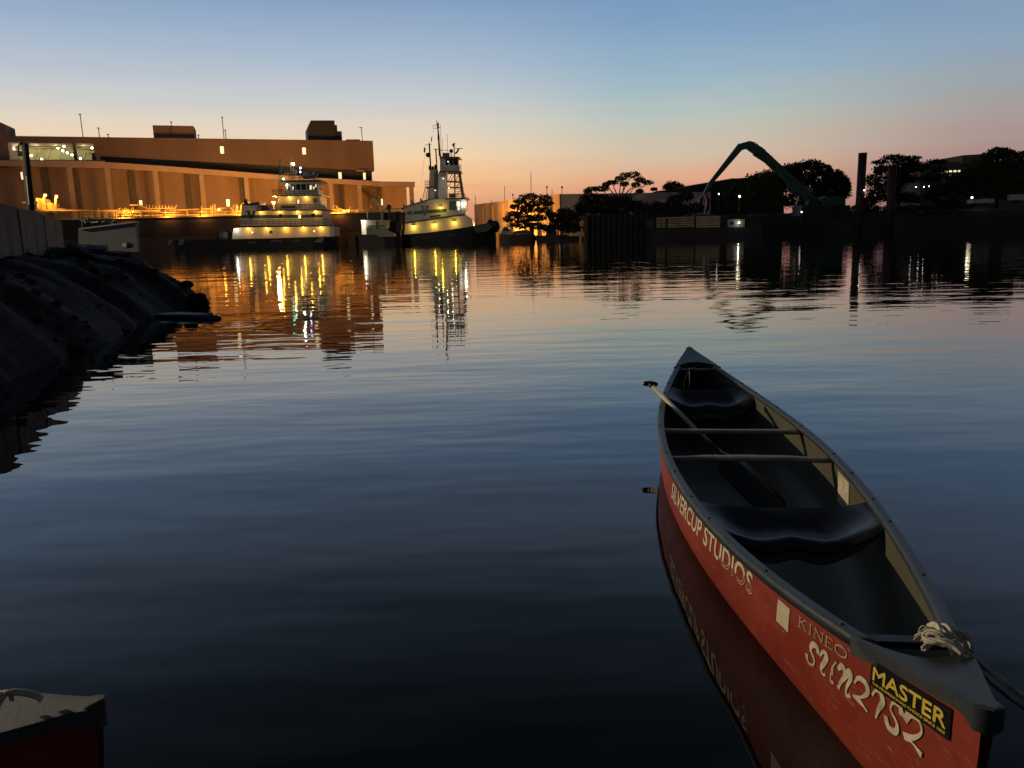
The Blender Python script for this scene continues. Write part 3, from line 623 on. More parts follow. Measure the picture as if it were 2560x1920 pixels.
# open stair tower at the right of the trunk
for y in (453, 468): slab([(1117, y + 1), (1152, y + 1), (1152, y - 1), (1117, y - 1)], C2 - .3, 3).build('stair_landing', M_black, t2)
for a, b in (((1137, 431), (1137, 494)), ((1147, 431), (1156, 494)), ((1150, 431), (1160, 494))): MB().tube([P(*a, C2 - .2), P(*b, C2 - .2)], .16, 5).build('tower_leg', M_grey, t2)
for a, b in (((1121, 452), (1131, 434)), ((1128, 452), (1138, 434)), ((1121, 467), (1130, 454)), ((1138, 452), (1150, 433)), ((1139, 492), (1154, 470)), ((1141, 467), (1152, 454))): MB().bar(P(*a, C2 - .3), P(*b, C2 - .3), .3, .12).build('stair_flight', M_grey, t2)
for y in (436, 442, 448, 457, 463, 473, 479, 485): MB().bar(P(1137, y, C2 - .35), P(1147 + (y - 431) * .17, y, C2 - .35), .07).build('tower_rail', M_dgrey, t2)
rails([P(x, 494.5, B2 - .4) for x in range(1118, 1172, 9)], .85, t2, M_dgrey)
rails([P(x, 466.5, C2 - .1) for x in (1063, 1068, 1073)], 1.2, t2, M_dgrey)
ld = MB()
for y in range(470, 500, 5): ld.bar(P(1058 + (500 - y) * .18, y, C2 - .3), P(1070, y, C2 - .3), .09)
for x0, x1 in ((1056, 1063), (1066, 1069), (1070, 1072)): ld.tube([P(x0, 500, C2 - .3), P(x1, 468, C2 - .3)], .06, 4)
ld.build('access_ladder', M_dgrey, t2)
# masts
MB().tube([P(1100, 391, C2 + 1), P(1099, 384, C2 + 1), P(1094.5, 312, C2 + 1)], [.26, .24, .15], 6).build('main_mast', M_dgrey, t2)
MB().bar(P(1086, 321, C2 + 1), P(1100, 319, C2 + 1), .12).bar(P(1082, 315, C2 + 1), P(1096, 310, C2 + 1), .09).bar(P(1082, 315, C2 + 1), P(1084, 330, C2 + 1), .05).build('mast_yard', M_dgrey, t2)
MB().box(P(1092.5, 320, C2 + .8), P(1097, 307, C2 + 1.2)).build('mast_lantern', M_black, t2)
MB().tube([P(1092, 307, C2 + 1), P(1092, 299, C2 + 1)], .06, 4).build('mast_tip', M_dgrey, t2)
MB().box(P(1094, 349, C2 + .7), P(1099, 339, C2 + 1.2)).build('mast_lantern', M_black, t2)
MB().tube([P(1077, 424, C2 + 1), P(1073, 358, C2 + 1)], .17, 6).build('after_mast', M_dgrey, t2)
MB().bar(P(1062, 363, C2 + 1), P(1079, 361, C2 + 1), .10).build('mast_yard', M_dgrey, t2)
slab([(1060, 382), (1063, 381), (1064, 370), (1061, 367), (1059, 375)], C2 + 1, .15).build('hanging_flag', M_black, t2)
slab([(1077, 358), (1080, 350), (1081, 338), (1078, 345)], C2 + 1, .12).build('hanging_flag', M_black, t2)
MB().ball(P(1070, 387.5, C2 + .8), .5, 10, 6).build('after_mast_dome', M_black, t2, True)
MB().tube([P(1093, 430, C2 + .6), P(1089.5, 373, C2 + .6)], .15, 6).bar(P(1085, 373, C2 + .6), P(1094, 373, C2 + .6), .16).build('antenna_post', M_dgrey, t2)
MB().tube([P(1086, 500, C2 + .4), P(1054, 450, C2 + .4), P(1062, 383, C2 + .6)][1:], .02, 3).build('signal_halyard', M_dgrey, t2)
for x, y0, y1 in ((1108, 391, 344), (1120, 391, 336), (1103, 391, 312)): MB().tube([P(x, y0, C2 + 1), P(x - 2, y1, C2 + 1)], .035, 4).build('whip_antenna', M_dgrey, t2)
slab(rect(1106, 382, 1123, 391), C2 + .8, 1.5).build('roof_locker', M_black, t2)
MB().bar(P(1100, 375.5, C2 + 1), P(1107, 375.5, C2 + 1), .15).bar(P(1112, 376, C2 + 1), P(1120, 376, C2 + 1), .12).build('radar_bar', M_dgrey, t2)
MB().ball(P(1128, 377.5, C2 + .4), .42, 10, 6).build('satellite_dome', M_black, t2, True)
MB().tube([P(1128, 391, C2 + .4), P(1128, 380, C2 + .4)], .1, 5).build('dome_post', M_dgrey, t2)
MB().tube([P(1136, 391, C2 + .3), P(1135, 362, C2 + .3)], .11, 5).build('searchlight_post', M_dgrey, t2)
MB().prism([P(x, y, C2 + .2) for x, y in [(1130, 361), (1134, 358), (1138, 357), (1136, 362), (1137, 366), (1132, 366)]], (0, .6, 0)).build('searchlight', M_black, t2)
MB().bar(P(1138, 371.5, C2 + .3), P(1157, 371, C2 + .3), .13).build('radar_bar', M_dgrey, t2)
MB().tube([P(1147, 372, C2 + .3), P(1143, 380, C2 + .3), P(1138, 384, C2 + .3)], .2, 6).build('radar_bracket', M_dgrey, t2)
# after deck: fenders, capstans
for x, y in ((948, 585), (965, 583)): MB().ball(P(x, y, D2 + .2), 1.5, 10, 7, (1.3, 1, .8)).build('tyre_fender', M_black, t2)
MB().tube([P(842, 591, D2 + 1), P(842, 577, D2 + 1), P(868, 577, D2 + 1), P(868, 591, D2 + 1)], .35, 6).build('tow_bitt', M_black, t2)
rc = random.Random(21)
for k in range(26):
    x = rc.uniform(872, 1000); y0 = 590 - rc.uniform(0, 3); hgt = rc.uniform(.6, 3.2); p_ = P(x, y0, D2 + rc.uniform(.8, 6)); k3 = rc.random()
    if k3 < .4: MB().tube([p_, p_ + Vector((rc.uniform(-.3, .3), 0, hgt))], rc.uniform(.08, .2), 6).build('deck_post', rc.choice((M_dgrey, M_black, M_grey)), t2)
    elif k3 < .7: MB().box(p_ + Vector((-.6, -.4, 0)), p_ + Vector((.6, .4, hgt * .5))).build('deck_locker', rc.choice((M_dgrey, M_black)), t2)
    else: MB().tube([p_ + Vector((-.7, 0, .5)), p_ + Vector((.7, 0, .5))], .5, 10).build('rope_drum', M_dgrey, t2)
# A-frame
af = MB()
for a, b in (((845, 577), (861, 528)), ((858, 577), (867, 540))): af.bar(P(*a, D2 - .2), P(*b, D2 - .2), .45, .4, .3, .3)
af.bar(P(859, 526, D2 - .2), P(868, 530, D2 - .2), .5); af.build('a_frame', M_white, t2)
MB().tube([P(866, 528, D2), P(880, 560, D2), P(882, 588, D2)], .12, 5).build('tow_chain', M_dgrey, t2)
MB().prism([P(x, y, D2 + .5) for x, y in [(833, 592), (838, 580), (866, 579), (873, 586), (874, 592)]], (0, 3, 0)).build('tow_winch', M_black, t2)

# ---- small workboat between the tugs
wk = thing('workboat', 'small flat-roofed white workboat cabin between the two tugs', 'boat', (P(935, 600, 157).x, 158, 0))
st = []
for x, hb, y in ((886, 1.4, 589), (895, 1.9, 588), (960, 2.0, 588), (985, 1.5, 587), (998, .3, 585)):
    p_ = P(x, y, 156); st.append((p_.x, 158, hb, p_.z))
hull(st, -.3, 'hull', M_hullb, wk)
slab([(905, 586), (915, 586), (914, 552), (903, 551)], 156.3, .5).build('cabin_end', emis('cabin_side_glow', (1, .9, .6), .55), wk)  # lamplight on this end wall is put into a glowing material
slab([(915, 568), (968, 570), (968, 552), (914, 552)], 156.4, 3.2).build('cabin_wall', mat('cream_paint', (.55, .45, .36), .5, .1, 1), wk)
slab([(915, 587), (966, 587), (966, 568), (915, 568)], 156.9, 2.5).build('cabin_base', M_black, wk)
slab([(921, 567), (938, 567), (938, 563.5), (921, 563.5)], 156.3, .1).build('cabin_window', M_greend, wk)
slab([(944, 567), (963, 567), (963, 563), (944, 563)], 156.3, .1).build('cabin_window', M_greend, wk)
slab(rect(940, 552, 945, 572), 156.3, .1).build('cabin_door', M_brass, wk)
slab([(901, 552), (970, 552.5), (970, 550.5), (901, 550)], 156, 4).build('cabin_roof', M_white, wk)
slab(rect(922, 530, 950, 549), 157.4, 1.6).build('roof_box', mat('brown_locker', (.06, .045, .04), .6, .2, 1), wk)
MB().tube([P(919, 550, 156.6), P(918, 527, 156.6)], .1, 5).build('cabin_mast', M_white, wk)
slab(rect(952, 526, 958, 550), 157, .8).build('exhaust_pipe', M_black, wk)
MB().tube([P(973, 551, 157), P(974, 520, 157)], .25, 6).build('searchlight_post', M_dgrey, wk); MB().ball(P(972, 518, 157), .55, 8, 6).build('searchlight', M_dgrey, wk, True)
light('cabin_light', P(908, 556, 155.6), 50, WHT, .15, wk)
MB().prism([P(x, y, 155.4) for x, y in [(944, 592), (947, 574), (958, 571), (968, 575), (985, 583), (990, 592)]], (0, 1.5, 0)).build('black_fender', M_black, wk)

# ================================================================== RIGHT-HAND SHORE
# orange-lit warehouse and its grey long side
wh = thing('warehouse', 'low concrete warehouse, one end glowing orange, grey long side in shade', 'warehouse', P(1400, 583, 205))
cn = P(1400, 583, 205); lf = P(1188, 588, 262); rt = P(1775, 574, 212)
zt = P(1400, 485, 205).z
def quadwall(a, b, z0, z1, th=.6):
    a = Vector((a.x, a.y, 0)); b = Vector((b.x, b.y, 0)); n = (b - a).cross(Vector((0, 0, 1))).normalized()
    if n.y < 0: n = -n
    return MB().prism([a + Vector((0, 0, z0)), b + Vector((0, 0, z0)), b + Vector((0, 0, z1)), a + Vector((0, 0, z1))], n * th)
quadwall(lf, cn, 1.0, zt).build('end_wall', mat('pale_stained_render', (.40, .30, .22), .9, .35, .25, stretch=(1, 1, .3)), wh)
quadwall(cn + Vector((.62, .1, 0)), rt, 1.0, zt - .02).build('side_wall', mat('grey_block_wall', (.44, .43, .43), .9, .15, .3), wh)
e1 = (lf - cn).normalized()
for k in range(7):
    c_ = cn + (lf - cn) * (k + .6) / 7.6; c_.z = 0; MB().box(c_ + Vector((-.3, -.35, 1)), c_ + Vector((.3, .3, zt - .8))).build('wall_strip', M_conc, wh)
    if k % 2: MB().box(c_ + Vector((-2.4, -.45, 1.2)), c_ + Vector((-1.2, .5, 4.6))).build('door', M_dgrey, wh)
for x, yt in ((1229, 500), (1261, 465), (1282, 487), (1327, 432), (1367, 468), (1380, 473), (1405, 468), (1188, 487)):
    pr = max(0, min(1, (1400 - x) / 212)); c_ = cn + (lf - cn) * pr; b = Vector((c_.x, c_.y + .3, zt)); tp_ = P(x, yt, c_.y + .3); b.x = tp_.x
    MB().tube([b, tp_], .09, 5).build('roof_pole', M_dgrey, wh)
    if x in (1367, 1296, 1405, 1282): MB().ball(tp_, .3).build('pole_lamp', M_dgrey, wh)
light('added_warehouse_light', P(1222, 560, 222), 52000, SOD, .4, wh)  # added sodium lamp, hidden behind the tug bow, to light the end wall
lpw = MB().tube([P(1222, 575, 222.6), P(1222, 561, 222.6)], .12, 5).build('lamp_post', M_dgrey, wh); MB().ball(P(1222, 560, 222.6), .25).build('lamp_bulb', M_bulbs, lpw)  # unseen post and bulb made for the added lamp
# dark long shed behind
sh = thing('long_shed', 'dark long-roofed shed behind the crane arm', 'shed', P(1780, 575, 236))
MB().prism([P(x, y, 236) for x, y in [(1640, 560), (1960, 560), (1960, 440), (1835, 446), (1700, 470), (1640, 478)]], (0, 30, 0)).build('wall', M_land, sh)
MB().prism([P(x, y, 235.4) for x, y in [(1690, 474), (1835, 449), (1835, 445), (1690, 469)]], (0, 30, 0)).build('roof', M_dgrey, sh)

# steel sheet-pile bulkhead
bk = thing('bulkhead_wall', 'black steel bulkhead wall standing in the water right of the trees', 'wall', (P(1550, 600, 146).x, 146, 0))
xl, xr = P(1462, 600, 146).x, P(1660, 600, 146).x; zt_ = P(1550, 537, 146).z
MB().box((xl, 146, -1), (xr, 185, zt_)).build('fill', M_land, bk)
k = 0; x = xl
M_sheet = mat('dark_sheet_pile', (.012, .010, .009), .7, .4, .5)
while x < xr - .5:
    MB().prism([(x, 145.98, zt_ + .1), (x + .18, 145.6, zt_ + .1), (x + .72, 145.6, zt_ + .1), (x + .9, 145.98, zt_ + .1)], (0, 0, -zt_ - 1)).build('sheet_pile', M_sheet, bk); x += 1.0
pp = thing('timber_pile', 'brown timber pile at the left corner of the black bulkhead', 'pile', (P(1467, 600, 144.5).x, 144.5, 0))
MB().tube([P(1466, 612, 144.5), P(1467, 541, 144.5)], .42, 8).build('post', mat('brown_timber', (.07, .045, .03), .85, .3, 2), pp)
# deck barge with tan corrugated panels
db = thing('hopper_barge', 'dark work barge with tan corrugated side panels', 'barge', (P(1730, 590, 136).x, 138, 0))
x0, x1 = P(1630, 590, 136).x, P(1905, 590, 136).x
MB().box((x0, 136, -.8), (x1, 150, P(1730, 571, 136).z)).build('hull', M_hullb, db)
MB().box((x0 + .3, 137, P(1730, 571, 136).z), (x1 - .3, 149, P(1730, 545, 136).z)).build('coaming', M_land, db)
xs = [1643, 1655, 1667, 1734, 1738, 1800, 1818]
for (a, b) in ((1643, 1654), (1656, 1666), (1671, 1737), (1742, 1802)):
    pa, pb = P(a, 570, 136.2), P(b, 570, 136.2); z0_, z1_ = pa.z, P(a, 543.5 - (a - 1643) * .03, 136.2).z
    nn = 5; hh = (z1_ - z0_) / nn
    pn = MB()
    for i in range(nn):
        pn.prism([(pa.x, 136.9, z0_ + i * hh), (pa.x, 136.62, z0_ + (i + .25) * hh), (pa.x, 136.62, z0_ + (i + .7) * hh), (pa.x, 136.9, z0_ + (i + .95) * hh)], (pb.x - pa.x, 0, 0))
    pn.build('corrugated_panel', M_tan, db)
slab(rect(1820, 548, 1862, 568), 136.1, 2.5).build('deck_cabin', mat('faded_white_paint', (.16, .15, .13), .7, .2, .8), db)
for x in (1829, 1845): slab(rect(x, 555, x + 6, 561), 136.0, .1).build('window', M_glassd, db)
MB().ball(P(1847.5, 557, 135.6), .12).build('deck_lamp', M_bulbw, db); light('deck_light', P(1847.5, 557.5, 135.4), 10, WHT, .15, db)
slab([(1700, 588), (1815, 588), (1815, 574), (1705, 574)], 135.4, .5).build('fender_plate', M_pile, db)

# green material handler with folded arm
DC = 166.0
ck = thing('material_handler', 'green long-reach crane with its arm folded in a peak', 'crane', P(2070, 520, DC))
ck.location.y = DC
MB().bar(P(2040, 512, DC), P(1895, 375, DC), 1.2, 1.9, 1.1, 1.6).build('boom', M_greend, ck)
MB().bar(P(1897, 377, DC), P(1872, 361, DC), 1.0, 1.6, 1.0, 1.4).build('boom_head', M_greend, ck)
MB().bar(P(1874, 361, DC), P(1850, 368, DC), .9, 1.4, .8, 1.4).build('stick_head', M_greend, ck)
MB().bar(P(1853, 364, DC), P(1776, 458, DC), .8, 1.4, .55, .8).build('stick', M_greend, ck)
MB().bar(P(1776, 458, DC), P(1762, 485, DC), .6, .9, .5, .7).build('stick_tip', M_greend, ck)
MB().tube([P(1864, 370, DC - .6), P(1884, 384, DC - .6)], .16, 6).build('cylinder_rod', M_grey, ck)
MB().tube([P(1884, 384, DC - .6), P(1950, 426, DC - .6)], .38, 8).build('cylinder', M_greend, ck)
MB().tube([P(1995, 496, DC - .8), P(1940, 415, DC - .8)], .34, 8).build('cylinder', M_greend, ck)
MB().tube([P(1872, 352.5, DC), P(1890, 357, DC), P(1912, 380, DC), P(1935, 398, DC)], .07, 5).build('hose', M_black, ck)
for k in range(5):
    a = P(1909 + k * 19, 378 + k * 18, DC); MB().box(a + Vector((-.2, -.3, .2)), a + Vector((.2, .3, .42))).build('hose_clamp', M_greend, ck)
slab([(2052, 513), (2114, 513), (2114, 492), (2068, 490), (2058, 494)], DC - 1.5, 3.5).build('counterweight_house', mat('green_house_paint', (.018, .07, .03), .45, .2, .6), ck)
slab([(2018, 515), (2042, 515), (2044, 494), (2026, 492)], DC - 2, 1.8).build('cab', M_black, ck)
MB().tube([P(1990, 512, DC - 2), P(1994, 500, DC - 2), P(1997, 490, DC - 2)], .14, 5).build('grab_rail', M_white, ck)
slab([(2000, 540), (2130, 540), (2125, 513), (2005, 513)], DC - 2.4, 5).build('undercarriage', M_black, ck)
for s in (-1, 1):
    a = P(1762, 485, DC); MB().prism([a + Vector((s * .1, 0, 0)), a + Vector((s * 1.2, 0, -1.2)), a + Vector((s * 1.0, 0, -3.2)), a + Vector((s * .1, 0, -4.0)), a + Vector((s * .5, 0, -1.6))], (0, .8, 0)).build('grapple_jaw', M_dgrey, ck)
# mooring piles
for (nm, lb, xa_, xb_, yt, d_) in (('mooring_pile', 'tall square-topped rusty mooring pile standing clear against the sky', 2157, 2144, 384, 158), ('mooring_pile', 'shorter dark mooring pile in front of the spreading tree', 2231, 2222, 416, 160)):
    a = P(xb_, 602, d_); a.z = -1; b = P(xa_, yt, d_); o = thing(nm, lb, 'pile', (a.x, a.y, 0), 'mooring piles')
    MB().tube([a, b], .80, 10).build('shaft', M_pile, o, True); MB().tube([b + Vector((0, 0, -.02)), b + Vector((0, 0, .12))], .86, 10).build('cap', M_pile, o)
# brick building with lit windows
bb = thing('brick_building', 'brown flat-roofed building with a row of lit windows behind trees', 'building', P(2420, 560, 250))
MB().prism([P(x, y, 250) for x, y in [(2300, 540), (2620, 540), (2620, 400), (2300, 408)]], (0, 20, 0)).build('wall', M_brick, bb)
MB().prism([P(x, y, 249) for x, y in [(2406, 410), (2475, 410), (2475, 384), (2407, 388)]], (0, 15, 0)).build('stair_block', M_brick, bb)
for k in range(13):
    x = 2318 + k * 11; lit = k in (3, 4, 5, 6, 7); window((x, 427.5 - k * .3, x + 7, 432 - k * .3), 249.9, bb, M_warm if lit else M_glassd, M_trim, .7)
for k in range(7): window((2340 + k * 11, 437, 2346 + k * 11, 440), 249.9, bb, M_warm if k in (3, 4) else M_glassd, M_trim, .7)
# trailers
for i, (xa_, xb_, y0_, y1_, lb) in enumerate(((2432, 2458, 498, 508, 'white box trailer beside the bright floodlight'), (2460, 2485, 497, 507, 'white box trailer second from the bright floodlight'), (2534, 2578, 486, 500, 'white trailer at the right edge of the picture'))):
    o = thing('box_trailer', lb, 'trailer', P((xa_ + xb_) / 2, y1_, 196), 'parked trailers')
    slab(rect(xa_, y0_, xb_, y1_), 196, 2.5).build('box_body', M_white, o)
    for k in range(6):
        x = xa_ + (xb_ - xa_) * (k + .5) / 6; slab(rect(x - .4, y0_ + .6, x + .4, y1_ - .6), 195.95, .04).build('rib', M_grey, o)
    for s in (.15, .25, .85): MB().ball(P(xa_ + (xb_ - xa_) * s, y1_ + 2.5, 197), .5, 8, 5, (1, .4, 1)).build('wheel', M_black, o)
# shore floodlights
for (x, y, d_, wt, lb, yb) in ((1849, 491, 172, 160, 'yellowish floodlight on a pole among the dark shore trees', 530), (2430, 494, 190, 450, 'bright floodlight on a short pole by the white trailers', 520), (1797, 485, 176, 14, 'small white yard lamp left of the yellowish floodlight', 530), (2004, 530, 158, 12, 'small white lamp below the crane cab', 560), (2161, 475.5, 157, 10, 'small white lamp fixed on the tall rusty pile', 500), (2290, 467.5, 205, 14, 'white lamp, left one of three above the pale fence', 510), (2310, 467, 205, 14, 'white lamp, middle one of three above the pale fence', 510), (2323, 465.5, 205, 14, 'white lamp, right one of three above the pale fence', 510)):
    p_ = P(x, y, d_); o = thing('yard_lamp', lb, 'lamp', (p_.x, p_.y, P(x, yb, d_).z), 'shore lamps')
    MB().tube([(p_.x, p_.y + .25, P(x, yb, d_).z), p_ + Vector((0, .25, .3))], .08, 5).build('pole', M_dgrey, o)
    MB().ball(p_, .24 if wt > 100 else .15).build('bulb', emis('flood_bulb', (1, .93, .7), 5) if wt > 100 else emis('small_white_bulb', (1, .95, .85), 5), o); MB().box(p_ + Vector((-.3, .1, .15)), p_ + Vector((.3, .5, .3))).build('hood', M_dgrey, o)
    if wt > 100: light('yard_light', p_ + Vector((0, -.5, 0)), wt * .10, (1, .9, .55), .5, o)
# pale fence in front of the trees
pf = thing('picket_fence', 'pale grey panel fence with dark posts under the trees', 'fence', P(2300, 510, 200))
slab(rect(2268, 487, 2322, 508), 200, .15).build('panel', mat('pale_fence', (.10, .105, .13), .8, .1, .5), pf)
for x in (2279, 2295, 2302, 2308, 2313): slab(rect(x - .7, 480, x + .7, 509), 199.7, .2).build('post', M_black, pf)
# small cabin cruiser at the dock
cr = thing('cabin_cruiser', 'small white cabin cruiser with a dark red hull, moored right of the tall tug', 'boat', (P(1295, 600, 158).x, 159.5, 0))
st = []
for x, hb, y in ((1247, .3, 584), (1256, 1.1, 585), (1275, 1.5, 585.5), (1330, 1.5, 586), (1338, 1.3, 586)):
    p_ = P(x, y, 158); st.append((p_.x, 159.5, hb, p_.z))
hull(st, -.3, 'hull', mat('dark_red_hull', (.05, .014, .012), .4, .2, 1), cr)
slab([(1252, 585), (1282, 585), (1277, 575), (1266, 566), (1258, 568)], 158.4, 2.2).build('cabin', mat('cruiser_white', (.42, .38, .34), .4, .1, 1), cr)
slab([(1258, 577), (1273, 577), (1270, 571), (1261, 571)], 158.35, .06).build('cabin_window', M_glassd, cr)
slab([(1282, 585.5), (1335, 586), (1335, 577), (1310, 574), (1282, 579)], 158.5, 2).build('cockpit', mat('cockpit_grey', (.14, .13, .12), .5, .2, 1), cr)
slab([(1312, 574), (1335, 574), (1335, 571.5), (1312, 571.5)], 158.4, 2.2).build('canopy', M_grey, cr)
for x in (1313, 1334): MB().tube([P(x, 580, 158.4), P(x, 573, 158.4)], .06, 4).build('canopy_post', M_grey, cr)
sk = thing('work_skiff', 'low dark skiff with a pale ball float moored beside the bulkhead', 'boat', (P(1395, 600, 152).x, 153, 0))
st = []
for x, hb, y in ((1342, .4, 588), (1352, 1.2, 589), (1400, 1.4, 590), (1448, 1.3, 590)):
    p_ = P(x, y, 152); st.append((p_.x, 153.2, hb, p_.z))
hull(st, -.3, 'hull', M_hullb, sk); MB().ball(P(1405, 582, 152.5), .3).build('ball_float', M_grey, sk); slab(rect(1365, 578, 1392, 589), 152.6, 1).build('engine_box', M_dgrey, sk)

# ================================================================== TREES
def tree(name, label, d, base, blobs, leaf=.42, dens=1.0, mt=None, flat=1.0, group='shore trees', cat_='tree'):
    rnd = random.Random(hash(label) % 1000 if False else sum(map(ord, label)))
    bx, by = base; b = P(bx, by, d); root = thing(name, label, cat_, b, group)
    tr = MB(); xm = sum(q[0] for q in blobs) / len(blobs); ym = sum(q[1] for q in blobs) / len(blobs)
    hub = P(bx + (xm - bx) * .4, by + (ym - by) * .55, d); hgt = max(.5, hub.z - b.z)
    tr.tube([b - Vector((0, 0, .4)), b.lerp(hub, .5) + Vector((rnd.uniform(-.3, .3), 0, 0)), hub], [.06 * hgt + .12, .045 * hgt + .08, .035 * hgt + .06], 7)
    vv = []; ff = []
    for (x, y, rx, ry) in blobs:
        sc_ = d / FPX; RX, RZ = rx * sc_, ry * sc_; RY = max(RX * .8, RZ * .8); dy = rnd.uniform(-.6, .6) * RX
        c_ = P(x, y, d); c_.y += dy
        mid = hub.lerp(c_, .5) + Vector((rnd.uniform(-.3, .3), rnd.uniform(-.3, .3), -abs(rnd.gauss(0, .3))))
        tr.tube([hub, mid, c_ - Vector((0, 0, RZ * .3))], [.03 * hgt + .05, .02 * hgt + .04, .03], 5)
        for k in range(3):
            e_ = c_ + Vector((rnd.uniform(-.7, .7) * RX, rnd.uniform(-.5, .5) * RY, rnd.uniform(-.2, .5) * RZ)); tr.tube([mid.lerp(c_, .6), e_], [.05, .02], 4)
        nlv = int(dens * 260 * max(.6, RX * RZ) ** .8)
        for k in range(nlv):
            th = rnd.uniform(0, 2 * math.pi); cz = rnd.uniform(-1, 1); rr_ = rnd.uniform(.25, 1.0) ** .45 * (1 + .22 * math.sin(th * 3 + x) + rnd.gauss(0, .08)); s_ = math.sqrt(1 - cz * cz)
            p_ = c_ + Vector((RX * rr_ * s_ * math.cos(th), RY * rr_ * s_ * math.sin(th), RZ * rr_ * cz * flat))
            n_ = Vector((rnd.gauss(0, 1), rnd.gauss(0, 1), rnd.gauss(.6, 1))).normalized(); a_ = n_.orthogonal().normalized(); a_ = Matrix.Rotation(rnd.uniform(0, 6.28), 3, n_) @ a_; b_ = n_.cross(a_)
            l_ = leaf * rnd.uniform(.5, 1.25); o_ = len(vv)
            vv += [p_ - a_ * l_ * .5, p_ + b_ * l_ * .32, p_ + a_ * l_ * .5, p_ - b_ * l_ * .32]; ff.append((o_, o_ + 1, o_ + 2, o_ + 3))
    tr.build('trunk', M_bark, root)
    cr_ = MB(); cr_.v = vv; cr_.f = ff
    me = bpy.data.meshes.new('crown'); me.from_pydata([tuple(v - b) for v in vv], [], ff); me.materials.append(mt or M_leaf)
    o = bpy.data.objects.new('crown', me); col.objects.link(o); o.parent = root
    return root
# tree before the orange wall
tree('shore_tree', 'leafy tree silhouetted before the orange warehouse end', 152, (1330, 580),
     [(1325, 492, 24, 9), (1300, 503, 16, 8), (1360, 495, 18, 8), (1370, 508, 14, 7), (1335, 510, 28, 9), (1290, 517, 18, 6), (1320, 524, 26, 9), (1362, 525, 18, 8), (1285, 535, 20, 7), (1310, 545, 26, 10), (1345, 545, 22, 9), (1270, 548, 14, 8), (1375, 535, 12, 7), (1300, 562, 30, 10), (1340, 566, 24, 9)], .42, 1.9)
tree('shore_bush', 'low bush between the orange wall and the grey wall', 150, (1395, 585),
     [(1390, 545, 20, 12), (1412, 535, 22, 14), (1400, 562, 26, 14), (1430, 548, 22, 16), (1430, 570, 26, 12), (1375, 572, 20, 9), (1455, 525, 20, 16)], .5, 1.5, M_leafd)
tree('umbrella_tree', 'flat-topped spreading tree above the black bulkhead', 158, (1545, 560),
     [(1575, 438, 26, 7), (1553, 446, 16, 6), (1600, 449, 14, 7), (1530, 456, 16, 6), (1515, 461, 10, 5), (1618, 457, 14, 6), (1590, 462, 12, 6), (1480, 472, 16, 6), (1468, 478, 10, 5), (1505, 472, 18, 7), (1560, 460, 12, 6), (1600, 478, 10, 6)], .42, 1.5)
tree('shore_tree', 'dense low tree under the flat-topped tree', 156, (1530, 565),
     [(1475, 495, 24, 12), (1510, 500, 30, 13), (1550, 505, 30, 14), (1465, 515, 28, 14), (1500, 525, 40, 15), (1545, 525, 40, 15), (1590, 515, 30, 14), (1610, 530, 34, 12)], .5, 1.4, M_leafd)
tree('shore_tree', 'dark tree behind the tan barge panels', 152, (1670, 560),
     [(1640, 520, 30, 14), (1680, 512, 24, 12), (1655, 530, 40, 12), (1700, 528, 30, 12), (1715, 490, 20, 12), (1740, 520, 26, 14), (1690, 497, 18, 10)], .5, 1.4, M_leafd)
tree('distant_tree', 'small round treetop beyond the grey warehouse', 240, (1680, 520), [(1683, 464, 20, 10), (1668, 468, 12, 7), (1697, 466, 13, 7), (1634, 473, 9, 4)], .6, 1.2, M_leafd)
tree('shore_tree', 'big round-headed tree right of the crane boom', 196, (2035, 545),
     [(2030, 412, 30, 13), (1985, 420, 28, 12), (2060, 425, 24, 14), (2000, 440, 40, 20), (2045, 448, 40, 22), (2085, 445, 24, 18), (2105, 455, 20, 14), (1960, 432, 22, 14), (1965, 460, 40, 22), (2020, 475, 50, 22), (2075, 478, 40, 20), (2118, 465, 12, 12), (2100, 485, 22, 14), (1940, 445, 22, 12), (1990, 500, 50, 18), (2060, 503, 50, 16)], .6, 1.4, M_leafd)
tree('shore_tree', 'dark tree left of the crane boom, lit by the yellowish floodlight', 186, (1890, 545),
     [(1920, 440, 22, 14), (1890, 446, 22, 13), (1870, 458, 24, 14), (1905, 465, 34, 18), (1850, 470, 22, 14), (1935, 470, 26, 16), (1860, 490, 34, 16), (1905, 495, 40, 18), (1830, 488, 20, 14), (1940, 500, 30, 16), (1850, 515, 40, 14)], .6, 1.2, M_leaf)
tree('shore_tree', 'layered spreading tree right of the tall rusty pile', 190, (2250, 545),
     [(2235, 393, 26, 7), (2275, 396, 26, 6), (2205, 404, 18, 6), (2250, 408, 36, 9), (2290, 408, 18, 6), (2215, 420, 26, 8), (2260, 425, 40, 10), (2195, 430, 16, 8), (2230, 445, 40, 12), (2185, 450, 20, 14), (2270, 448, 34, 10), (2210, 470, 40, 16), (2190, 490, 30, 16), (2240, 495, 40, 14), (2172, 505, 20, 14)], .55, 1.25, M_leafd)
tree('shore_tree', 'loose tree half hiding the brown building', 185, (2340, 545),
     [(2330, 406, 22, 6), (2355, 405, 16, 5), (2310, 418, 24, 8), (2345, 425, 20, 7), (2380, 445, 22, 10), (2320, 445, 28, 10), (2355, 470, 30, 12), (2390, 480, 28, 14), (2330, 490, 18, 12), (2370, 505, 34, 12), (2400, 455, 16, 12)], .55, .95, M_leafd)
